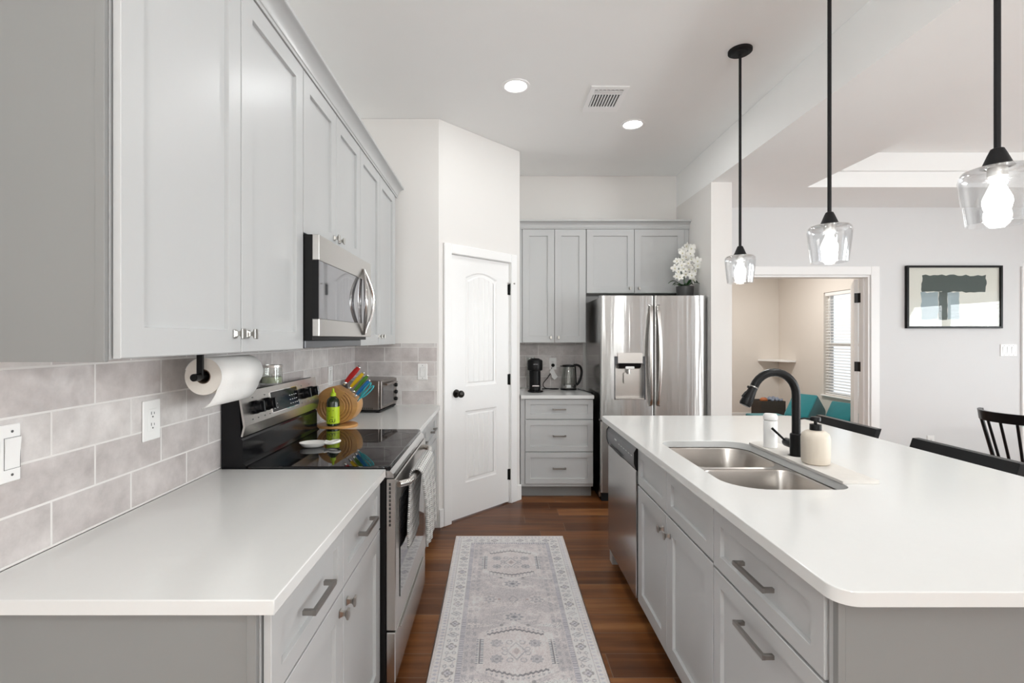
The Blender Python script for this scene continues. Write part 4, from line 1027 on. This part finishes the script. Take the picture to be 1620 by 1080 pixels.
mb.xform(Matrix.Translation((-.690, -4.70, -.9145))); mb.build('power_cord', M['black_mat'], kettle)
mb = MB(); mb.prism([(.518, 1.075), (.548, 1.118), (.562, 1.10), (.578, 1.065), (.602, 1.028), (.570, .998), (.545, 1.02), (.538, 1.05)], XZ, 4.829, 4.8298)
mb.xform(Matrix.Translation((-.352, -4.53, -.9145))); o = mb.build('paper_tag', M['plastic_w'], cord, smooth=False)
# orchid on the fridge
t = thing('potted_orchid', 'white orchid in a dark grey pot on top of the refrigerator', 'plant', (1.690, 4.36, fz-.0115))
MB().lathe([(.055, 0), (.066, .01), (.074, .07), (.076, .112), (.070, .112), (.066, .095), (.004, .094)], (0, 0, 0), 32).build('pot', M['pot'], t)
rnd = random.Random(11)
mb = MB()
for k in range(11):
    a = 2*PI*k/11+rnd.uniform(-.2, .2); L = rnd.uniform(.07, .13); up = rnd.uniform(.02, .07); loops = []
    for s in range(7):
        u = s/6; wd = .018*math.sin(PI*min(1, u*.9+.08)); r_ = .015+L*u; z = .10+up*math.sin(u*2.4)
        c, s2 = math.cos(a), math.sin(a)
        loops.append([(r_*c-wd*s2, r_*s2+wd*c, z+.004), (r_*c, r_*s2, z-.002), (r_*c+wd*s2, r_*s2-wd*c, z+.004), (r_*c, r_*s2, z)])
    mb.loft(loops)
mb.build('leaves', M['leaf'], t, ang=80)
stems = MB(); fl = []
for j, (ex, ey, ez, lean) in enumerate(((.012, -.01, .475, .0), (-.045, -.02, .40, -.02))):
    P = smooth([(0, 0, .10), (lean-.01, -.01, .22), (ex-.03, ey-.01, ez*.75), (ex, ey-.02, ez)], 8); stems.tube(P, .0028, 6); fl.append(P)
stems.build('stem', M['leaf'], t)
spots = [(-.005, .47), (.045, .445), (-.055, .40), (-.03, .43), (.03, .40), (-.005, .375), (.045, .35), (-.035, .345), (-.085, .335), (.0, .31), (.055, .29), (.085, .33), (-.05, .295), (-.115, .27), (-.03, .26), (.025, .265), (.075, .25), (-.085, .235), (-.01, .215), (.035, .205), (.060, .165), (-.07, .185), (.09, .29), (.055, .46), (-.105, .20)]
for i, (u, v) in enumerate(spots):
    m = MB(); yy = -.045+rnd.uniform(-.03, .02); R_ = rnd.uniform(.032, .042); tw = rnd.uniform(0, 2)
    rot = Matrix.Translation((u, yy, v)) @ Matrix.Rotation(rnd.uniform(-.6, .6), 4, 'Z') @ Matrix.Rotation(rnd.uniform(-.45, .45), 4, 'X')
    for k in range(5):
        a = tw*.3+R90+2*PI*k/5; L, Wd = (R_, R_*.62) if k not in (1, 4) else (R_*1.05, R_*.85)
        c, s2 = math.cos(a), math.sin(a); pts = []
        N = 10
        rim = [m.bm.verts.new((c*(L*.5*(1-math.cos(2*PI*q/N)))-s2*Wd*.5*math.sin(2*PI*q/N), -.006*math.sin(PI*(.5*(1-math.cos(2*PI*q/N))))-.001*k, s2*(L*.5*(1-math.cos(2*PI*q/N)))+c*Wd*.5*math.sin(2*PI*q/N))) for q in range(N)]
        ctr = m.bm.verts.new((c*L*.55, -.010-.001*k, s2*L*.55))
        for q in range(N): m.bm.faces.new((rim[q], rim[(q+1) % N], ctr))
    m.xform(rot); o = m.build('bloom', M['petal'], t, ang=80)
    m = MB(); m.ball((0, -.009, -.002), .0048, 1, 1, 1.2, 8); m.xform(rot); m.build('lip', M['petal_c'], o)

# ------------------------------------------------------------------ island-top things
mat_out = rr(1.180, 1.652, 1.312, 2.29, [.004, .012, .012, .03], 4)
mb = MB(); mb.plate(mat_out, [circ(1.245, 2.016, .030, 28)], .9143, .9243, .002)
tag(mb.build('stone_tray', M['stone']), 'long pale stone drying tray between sink and faucet', 'tray')
t = thing('kitchen_faucet', 'matte black pull-down gooseneck faucet behind the sink', 'faucet', (1.245, 2.016, .9143))
MB().lathe([(.0285, 0), (.0285, .004), (.0235, .006), (.0235, .098), (.0195, .102), (.004, .1025)], (0, 0, 0), 28).build('base', M['black_sat'], t)
pts = [(0, 0, .10), (0, 0, .17), (0, 0, .25)]
cxa, cza, ra_ = -.092, .262, .092
for k in range(0, 15): a = math.radians(158*k/14); pts.append((cxa+ra_*math.cos(a), -.004*k/14, cza+ra_*1.02*math.sin(a)))
MB().tube(pts, .0165, 16).build('neck', M['black_sat'], t)
e = Vector(pts[-1]); d_ = (Vector(pts[-1])-Vector(pts[-2])).normalized()
MB().tube([e+d_*.0005, e+d_*.004], .0172, 16).build('collar', M['nickel'], t)
mb = MB(); q = [e+d_*s for s in (.005, .02, .045, .08, .088)]; mb.tube(q, [.0165, .0175, .0215, .0235, .021], 18)
u_ = d_.orthogonal().normalized(); sd = Vector((d_.z, 0, -d_.x)); sd = sd if sd.x < 0 else -sd
mb.tube([e+d_*.012+sd*.015, e+d_*.012+sd*.024], .005, 8); mb.tube([e+d_*.035+sd*.018, e+d_*.06+sd*.024], .006, 8); mb.build('spray_head', M['black_sat'], t)
mb = MB(); mb.lathe([(.018, .018), (.0185, .03), (.0185, .068), (.016, .074), (.004, .075)], (0, 0, .052), 20, 'y'); mb.build('handle_hub', M['black_sat'], t)
mb = MB(); mb.tube([(-.012, .062, .062), (-.060, .072, .110)], [.0045, .0055], 10); mb.build('lever', M['black_sat'], t)
t = thing('shaker_bottle', 'slim white cylinder bottle with white cap behind the faucet', 'bottle', (1.222, 2.165, .9245))
MB().lathe([(.025, 0), (.028, .003), (.028, .118), (.0265, .121), (.004, .122)], (0, 0, 0), 32).build('body', M['plastic_w'], t)
MB().lathe([(.0275, .1235), (.0285, .126), (.0285, .142), (.024, .150), (.004, .152)], (0, 0, 0), 32).build('cap', M['plastic_w'], t)
t = thing('soap_dispenser', 'cream ridged soap dispenser with black pump on the stone tray', 'soap dispenser', (1.240, 1.885, .9245))
MB().lathe([(.040, 0), (.046, .004), (.049, .014), (.050, .10), (.046, .117), (.034, .127), (.022, .130), (.004, .130)], (0, 0, 0), 40).build('bottle', M['soap'], t)
MB().lathe([(.0205, .1305), (.0205, .153), (.006, .155), (.006, .165), (.0175, .166), (.0175, .178), (.015, .182), (.004, .182)], (0, 0, 0), 28).build('pump', M['black_sat'], t)
MB().tube([(-.012, .004, .173), (-.036, .012, .174), (-.05, .016, .171)], .0032, 8).build('nozzle', M['black_sat'], t)

# ------------------------------------------------------------------ stools, dining chair, table
def stool(loc, label):
    t = thing('counter_stool', label, 'stool', loc, 0, 'black spindle stools at the island')
    # local: seat centre at origin, sitter faces -x, back at +x
    sl = rr(-.20, -.21, .18, .21, .06, 6)
    MB().plate(sl, [], .60, .632, .008).build('seat', M['blk_wood'], t)
    MB().prism([(.165, .80), (.200, .905), (.232, .906), (.197, .80)], XZ, -.255, .255, .003).build('top_rail', M['blk_wood'], t)
    for k in range(7):
        y = -.20+.4*k/6; MB().tube([(.145, y*.85, .634), (.178, y, .798)], .0075, 8).build('spindle', M['blk_wood'], t)
    for sx in (-1, 1):
        for sy in (-1, 1): MB().tube([(sx*.13-.01, sy*.14, .598), (sx*.195-.01, sy*.20, 0.001)], [.018, .013], 10).build('leg', M['blk_wood'], t)
    for sy in (-1, 1): MB().tube([(-.165, sy*.182, .20), (.165, sy*.182, .20)], .010, 8).build('stretcher', M['blk_wood'], t)
    MB().tube([(-.168, -.182, .235), (-.168, .182, .235)], .011, 8).build('footrest', M['blk_wood'], t)
    return t
s0 = stool((1.915, 2.955, 0), 'black stool at the far end of the island, near the doorway')
dup(s0, (1.915, 2.212, 0), None, 'black stool at the middle of the island, closer to the camera')
t = thing('dining_chair', 'black spindle-back dining chair at the glass table', 'chair', (3.78, 3.40, 0), math.radians(8))
# local: chair faces +x, back at -x
MB().plate(rr(-.20, -.22, .22, .22, .07, 6), [], .44, .468, .008).build('seat', M['blk_wood'], t)
loops = []
for k in range(25):
    a = math.radians(-68+136*k/24); R1, R2 = .285, .260
    c, s2 = math.cos(a), math.sin(a); cx_ = .02
    loops.append([(cx_-R1*c-.05, R1*s2*.93, .895), (cx_-R2*c-.05, R2*s2*.93, .895), (cx_-R2*c-.035, R2*s2*.93, .825), (cx_-R1*c-.035, R1*s2*.93, .825)])
MB().loft(loops).build('top_rail', M['blk_wood'], t, ang=30)
for k in range(7):
    a = math.radians(-60+120*k/6); c, s2 = math.cos(a), math.sin(a)
    MB().tube([(-.01-.18*c, .20*s2*.93, .469), (.02-.2725*c-.035, .2725*s2*.93, .824)], .0085 if k not in (0, 6) else .012, 8).build('spindle', M['blk_wood'], t)
for sx in (-1, 1):
    for sy in (-1, 1): MB().tube([(sx*.15, sy*.16, .438), (sx*.21, sy*.21, .001)], [.018, .012], 10).build('leg', M['blk_wood'], t)
for sy in (-1, 1): MB().tube([(-.178, sy*.184, .19), (.178, sy*.184, .19)], .009, 8).build('stretcher', M['blk_wood'], t)
t = thing('dining_table', 'round glass dining table behind the black dining chair', 'table', (4.55, 3.45, 0))
MB().plate(circ(0, 0, .60, 64), [], .738, .750, .003).build('tabletop', thin_glass('table_glass', (.88, .94, .93), 1.5, base=.05), t)
MB().lathe([(.24, 0), (.24, .015), (.05, .03), (.035, .08), (.035, .70), (.12, .73), (.12, .7375)], (0, 0, 0), 32).build('pedestal', M['plastic_w'], t)

# ------------------------------------------------------------------ framed art
ax0, ax1, az0, az1 = 4.105, 5.065, 1.512, 2.142
t = thing('framed_art', 'black framed abstract brushstroke print on the living-room wall', 'picture', ((ax0+ax1)/2, YB-.001, az0))
hw, H = (ax1-ax0)/2, az1-az0
mb = MB()
for (a, b, c, d) in ((-hw, -hw+.020, 0, H), (hw-.020, hw, 0, H), (-hw+.020, hw-.020, 0, .020), (-hw+.020, hw-.020, H-.020, H)): mb.box(a, b, -.032, 0, c, d, .001)
mb.build('frame', M['black_sat'], t)
MB().box(-hw+.0205, hw-.0205, -.012, -.002, .0205, H-.0205).build('print', M['paper'], t, smooth=False)
rnd = random.Random(5)
def ragged(x0, x1, z0, z1, nx, nz, j):
    P = []
    for k in range(nx): P.append((x0+(x1-x0)*k/nx, z0+rnd.uniform(-j, j)))
    for k in range(nz): P.append((x1+rnd.uniform(-j, j), z0+(z1-z0)*k/nz))
    for k in range(nx): P.append((x1-(x1-x0)*k/nx, z1+rnd.uniform(-j, j)))
    for k in range(nz): P.append((x0+rnd.uniform(-j, j), z1-(z1-z0)*k/nz))
    return P
X_ = lambda px: -hw+(px-75)/1010*2*hw
Z_ = lambda py: H*(1-(py-70)/665)
mb = MB(); mb.prism(ragged(X_(245), X_(925), Z_(350), Z_(172), 16, 6, .009), XZ, -.0132, -.0121); mb.build('brush_band', M['ink'], t, smooth=False)
mb = MB(); mb.prism(ragged(X_(425), X_(515), Z_(645), Z_(345), 4, 8, .004), XZ, -.0138, -.0133); mb.build('brush_stem', M['ink'], t, smooth=False)
mb = MB(); mb.prism(ragged(X_(518), X_(640), Z_(640), Z_(352), 4, 8, .004), XZ, -.0128, -.0122); mb.prism(ragged(X_(240), X_(420), Z_(640), Z_(352), 6, 6, .008), XZ, -.0128, -.0122); mb.build('brush_wash', M['ink_l'], t, smooth=False)
MB().box(-hw+.0205, hw-.0205, -.024, -.022, .0205, H-.0205).build('glass_pane', thin_glass('picture_glass', (.97, .975, .97), 1.40), t, smooth=False)

# ------------------------------------------------------------------ playroom things
mb = MB(); mb.prism([(4.46, 8.28), (4.825, 8.28), (4.825, 7.82), (4.70, 7.82)], XY, 1.025, 1.055, .003)
tag(mb.build('corner_shelf', M['trim']), 'white floating corner shelf in the playroom', 'shelf')
def cushion(name, label, P1, P2, P3, P4, P5, P6, z):
    m = MB(); bm = m.bm
    v = [bm.verts.new(p) for p in (P1, P2, P4, P3)]
    low = [bm.verts.new((p[0], p[1], 0.001)) for p in (P1, P2, P5, P6)]
    b = [bm.verts.new(p) for p in (P5, P6)]
    fs = [(v[0], v[1], v[2], v[3]), (v[2], b[0], b[1], v[3]), (v[1], b[0], v[2]), (v[0], v[3], b[1]), (low[0], low[1], v[1], v[0]), (low[1], low[2], b[0], v[1]), (low[2], low[3], b[1], b[0]), (low[3], low[0], v[0], b[1]), (low[3], low[2], low[1], low[0])]
    for f in fs: bm.faces.new(f)
    bmesh.ops.recalc_face_normals(bm, faces=bm.faces[:])
    bmesh.ops.bevel(bm, geom=bm.edges[:], offset=.028, segments=3, profile=.5, affect='EDGES')
    tag(m.build(name, M['teal'], ang=60), label, 'cushion', 'teal play couch cushions')
cushion('play_cushion', 'teal wedge cushion beside the fabric box in the playroom', (3.92, 6.63, .38), (4.03, 6.286, .38), (4.25, 6.95, .635), (4.345, 6.55, .645), (4.79, 7.05, .38), (4.69, 7.39, .38), .38)
cushion('play_cushion', 'teal wedge cushion under the playroom window, nearest the door', (4.40, 6.50, .38), (4.40, 6.05, .38), (4.633, 6.70, .56), (4.633, 6.25, .575), (4.80, 6.40, .38), (4.80, 6.86, .38), .38)
mb = MB(); mb.box(3.44, 3.885, 6.22, 6.72, .001, .375, .02, 3)
tag(mb.build('play_cushion', M['teal']), 'flat teal cushion stack left of the wedge cushions in the playroom', 'cushion', 'teal play couch cushions')
t = thing('storage_box', 'charcoal fabric storage box behind the teal cushions', 'box', (4.31, 7.70, 0))
mb = MB(); mb.box(-.19, .19, -.15, .15, .001, .012)
for (a, b, c, d) in ((-.19, .19, -.15, -.14), (-.19, .19, .14, .15), (-.19, -.18, -.14, .14), (.18, .19, -.14, .14)): mb.box(a, b, c, d, .012, .43)
mb.build('body', M['box_dk'], t, smooth=False)
MB().box(-.18, .18, -.14, .14, .3, .40).build('insert', M['box_dk'], t, smooth=False)
mb = MB(); mb.ball((4.195, 7.62, .443), .055, 1.1, .9, .72); tag(mb.build('soft_toy', M['orange']), 'rounded orange-brown item lying on the charcoal box', 'toy')
N = 22; mb = MB(); V = [[mb.bm.verts.new((4.275+.20*i/N, 7.58+.20*j/N, .452+.018*math.sin(i*.9+j*.4)*math.sin(j*.8)+.03*math.sin(PI*i/N)*math.sin(PI*j/N))) for j in range(N+1)] for i in range(N+1)]
for i in range(N):
    for j in range(N): mb.bm.faces.new((V[i][j], V[i+1][j], V[i+1][j+1], V[i][j+1]))
o = mb.build('folded_cloth', M['cloth_b'], ang=80); md = o.modifiers.new('s', 'SOLIDIFY'); md.thickness = .02; tag(o, 'blue grey patterned cloth heaped on the charcoal box', 'cloth')

# ------------------------------------------------------------------ rug
def build_rug():
    x0, x1, y0, y1 = -.290, .460, .93, 3.440
    W_, L_ = x1-x0, y1-y0; stp = .0034
    nx, ny = int(W_/stp), int(L_/stp)
    u = (np.arange(nx+1)/nx-.5)*W_; v = np.arange(ny+1)/ny*L_
    U, V = np.meshgrid(u, v)
    rs = np.random.RandomState(4)
    def vn(cell, seed):
        r = np.random.RandomState(seed); gx, gy = int(W_/cell)+3, int(L_/cell)+3; g = r.rand(gy, gx)
        fx, fy_ = (U+W_/2)/cell, V/cell; ix, iy = fx.astype(int), fy_.astype(int); a, b = fx-ix, fy_-iy; a = a*a*(3-2*a); b = b*b*(3-2*b)
        return (g[iy, ix]*(1-a)+g[iy, ix+1]*a)*(1-b)+(g[iy+1, ix]*(1-a)+g[iy+1, ix+1]*a)*b
    wear = .5*vn(.09, 1)+.3*vn(.03, 2)+.2*vn(.011, 3); fine = rs.rand(*U.shape)
    base = np.array([.62, .575, .575]); light = np.array([.74, .695, .685]); grey = np.array([.49, .47, .485]); dark = np.array([.135, .135, .155]); slate = np.array([.23, .24, .28]); blue = np.array([.36, .37, .45]); rose = np.array([.44, .34, .33])
    C = np.broadcast_to(base, U.shape+(3,)).copy()
    def put(mask, col, a=1.0):
        m = (np.clip(mask, 0, 1)*a)[..., None]; C[:] = C*(1-m)+col*m
    A = np.abs(U); ed = np.minimum(W_/2-A, np.minimum(V, L_-V))    # distance from the rug edge
    fld = (ed > .135)
    put(fld*1.0, grey, .55); put(fld*np.clip((wear-.45)*4, 0, 1), base, .8)
    put((fld & (fine < .16))*1.0, slate, .35)
    # borders
    put((ed < .012)*1.0, np.array([.60, .56, .55]))
    put(((ed > .012) & (ed < .040))*1.0, light, .6)
    along = np.where(W_/2-A < np.minimum(V, L_-V), V, U+.5)
    put(((ed > .016) & (ed < .037) & (np.abs(((along/.024) % 1)-.5) < .33-.8*np.abs(ed-.0265)/.03))*1.0, blue, .55)
    put((((ed > .040) & (ed < .0435)) | ((ed > .112) & (ed < .1155)))*1.0, slate, .45)
    put(((ed > .0435) & (ed < .112))*1.0, light, .85)
    put(((ed > .1155) & (ed < .135))*1.0, blue, .45); put(((ed > .1155) & (ed < .135) & (((along/.015) % 1) < .5))*1.0, slate, .55)
    put(((ed > .1155) & (ed < .135) & (((along/.015) % 1) > .8))*1.0, light, .5)
    # border flowers and leaves
    per = .088; k = np.floor(along/per); q = (along/per-k-.5)*per; e2 = ed-.078; R = np.hypot(q, e2); th = np.arctan2(e2, q); odd = (k % 2 == 0)
    pet = R/(.026*(.55+.45*np.abs(np.cos(2*th))))
    put((odd & (pet < 1.0) & (pet > .62))*1.0, dark, .62); put((odd & (pet < .62))*1.0, blue, .45); put((odd & (R < .005))*1.0, dark, .6)
    dia = np.abs(q)/.020+np.abs(e2)/.030
    put((~odd & (dia < 1) & (dia > .72))*1.0, slate, .7); put((~odd & (dia < .4))*1.0, slate, .6); put((~odd & (dia < .72) & (dia > .4))*1.0, light, .4)
    q2 = (((along+per/2)/per) % 1-.5)*per
    R2 = np.hypot(q2, np.abs(e2)-.016)
    put(((R2 < .0095) & (R2 > .005) & (np.abs(e2) < .033))*1.0, slate, .6)
    vine = np.abs(e2-.017*np.sin(along/per*2*np.pi)); put(((vine < .0022) & (np.abs(e2) < .03))*1.0, slate, .45)
    # medallions
    def rosette(cx, cy_, r, a=.8):
        d = np.hypot(U-cx, V-cy_); t_ = np.arctan2(V-cy_, U-cx); f = d/r
        put((f < 1+.10*np.cos(8*t_))*1.0, slate, a*.75); put(((f > .74) & (f < .84))*1.0, light, a*.45); put((np.abs(f-.45) < .10)*1.0, light, a*.4); put((f < .2)*1.0, dark, a*.5)
    rep = .86
    meds = [y for y in (3.035-.86*3-y0, 3.035-.86*2-y0, 3.035-.86-y0, 3.035-y0)]
    for my in meds:
        dx_, dy_ = np.abs(U), np.abs(V-my)
        hexd = np.maximum(dx_/.150, (dx_*.55+dy_)/.195)
        put((hexd < 1.16)*1.0, light, .55); put((hexd < 1.0)*1.0, base, .5); put(((hexd < 1) & (fine < .2))*1.0, rose, .22)
        # leafy zigzag outline top and bottom
        zz = np.abs(((U/.022) % 1)-.5)*2; edge = .155-.32*np.clip(dx_-.01, 0, 1)+.010*zz
        put(((np.abs(dy_-edge) < .0062) & (dx_ < .135))*1.0, dark, .8); put(((np.abs(dy_-edge-.020) < .005) & (zz > .5) & (dx_ < .14))*1.0, slate, .6)
        # combs left and right
        comb = (dx_ > .150) & (dx_ < .182) & (dy_ < .088)
        put(comb*1.0, light, .6); put((comb & (np.abs(dx_-.166) < .0028))*1.0, dark, .8); put((comb & ((((V-my)/.0125) % 1) < .55) & (np.abs(dx_-.166) > .005))*1.0, slate, .85)
        for sx in (-1, 1):
            for sy in (-1, 1): rosette(sx*.088, my+sy*.055, .027)
            for sy in (-1, 1):
                d = np.hypot(U-sx*.030, (V-my-sy*.062)); put(((d < .016) & (d > .010))*1.0, slate, .5)
                d = np.hypot(U-sx*.052, (V-my-sy*.015)); put(((d < .014) & (d > .008))*1.0, slate, .5)
        d = np.abs(U)/.045+np.abs(V-my)/.065; put(((d < 1) & (d > .82))*1.0, slate, .55); put((d < .35)*1.0, slate, .55)
        d = np.abs(U)/.020+np.abs(V-my)/.028; put((d < 1)*1.0, rose, .4)
    for my in [(a+b)/2 for a, b in zip(meds, meds[1:])]+[meds[-1]+.43]:
        if my > L_-.2: continue
        for sy in (-1, 1):
            d = np.hypot(U/1.35, V-my-sy*.165); put((d < .045)*1.0, light, .35); t_ = np.arctan2(V-my-sy*.165, U)
            put((d < .030*(1+.22*np.cos(9*t_)))*1.0, slate, .65); put((np.abs(d-.018) < .004)*1.0, light, .5); put((d < .007)*1.0, dark, .6)
            z_ = np.abs(V-my-sy*(.165))-.055+.9*np.abs(U)*.35; put(((np.abs(z_) < .004) & (np.abs(U) < .11))*1.0, light, .5)
        for sx in (-1, 1):
            d = np.hypot(U-sx*.125, V-my); t_ = np.arctan2(V-my, U-sx*.125)
            put((d < .042)*1.0, light, .45); put((d < .032*(1+.25*np.cos(7*t_)))*1.0, slate, .45); put((d < .018)*1.0, light, .45); put((d < .008)*1.0, slate, .6)
            d = np.hypot(U-sx*.075, V-my); put((d < .008)*1.0, rose, .9)
            tri = (np.abs(V-my-.0) < (np.abs(U)-.16)*.9) & (np.abs(U) > .16) & (np.abs(U) < .232) & (U*sx > 0); put(tri*1.0, light, .5)
            for sy in (-1, 1):
                w_ = (np.abs(V-my-sy*.235) < (np.abs(U)-.07)*.16) & (np.abs(U) > .07) & (np.abs(U) < .235) & (U*sx > 0); put(w_*1.0, light, .55); put((w_ & (fine < .25))*1.0, slate, .5)
                d = np.hypot(U-sx*.065, V-my-sy*.235); put((d < .010)*1.0, dark, .5)
        d = np.abs(U)/.03+np.abs(V-my)/.04; put(((d < 1) & (d > .7))*1.0, slate, .4)
        put(((np.abs(V-my) < .06) & (A < .24) & (fine < .2))*1.0, rose, .2)
    # small dense side motifs in the field
    sm = fld & (A > .185) & (np.abs(((V/.05) % 1)-.5) < .3) & (np.abs(((A/.03) % 1)-.5) < .28); put(sm*1.0, slate, .28)
    # wear and weave
    C *= (.90+.20*wear)[..., None]; put(np.clip((wear-.56)*4, 0, 1), light, .40)
    C *= (.90+.20*fine)[..., None]*1.30
    nvt = (nx+1)*(ny+1)
    co = np.empty((nvt+4, 3), np.float32)
    co[:nvt, 0] = (U+(x0+x1)/2).ravel(); co[:nvt, 1] = (V+y0).ravel()
    co[:nvt, 0] += (.004*np.sin(V*3.1)*np.sign(U)*np.clip(A*4-.6, 0, 1)).ravel()
    co[:nvt, 2] = .007
    co[nvt:] = [(x0, y0, .0005), (x1, y0, .0005), (x1, y1, .0005), (x0, y1, .0005)]
    i, j = np.meshgrid(np.arange(nx), np.arange(ny)); a = (j*(nx+1)+i).ravel()
    quads = np.stack([a, a+1, a+nx+2, a+nx+1], 1)
    cor = [0, nx, nvt-1, nvt-1-nx]
    side = [(nvt+k, nvt+(k+1) % 4, cor[(k+1) % 4], cor[k]) for k in range(4)]
    quads = np.vstack([quads, np.array(side)])
    me = bpy.data.meshes.new('runner_rug'); me.vertices.add(nvt+4); me.vertices.foreach_set('co', co.ravel())
    nq = len(quads); me.loops.add(nq*4); me.loops.foreach_set('vertex_index', quads.ravel().astype(np.int32))
    me.polygons.add(nq); me.polygons.foreach_set('loop_start', np.arange(0, nq*4, 4, dtype=np.int32)); me.polygons.foreach_set('loop_total', np.full(nq, 4, np.int32))
    me.update(calc_edges=True)
    at = me.color_attributes.new('weave', 'FLOAT_COLOR', 'POINT')
    cc = np.ones((nvt+4, 4), np.float32); cc[:nvt, :3] = np.clip(C, 0, .88).reshape(-1, 3); cc[nvt:, :3] = base
    at.data.foreach_set('color', cc.ravel()); me.materials.append(M['rug'])
    o = bpy.data.objects.new('runner_rug', me); COL.objects.link(o)
    tag(o, 'faded grey and lavender patterned runner rug on the wood floor', 'rug')
build_rug()
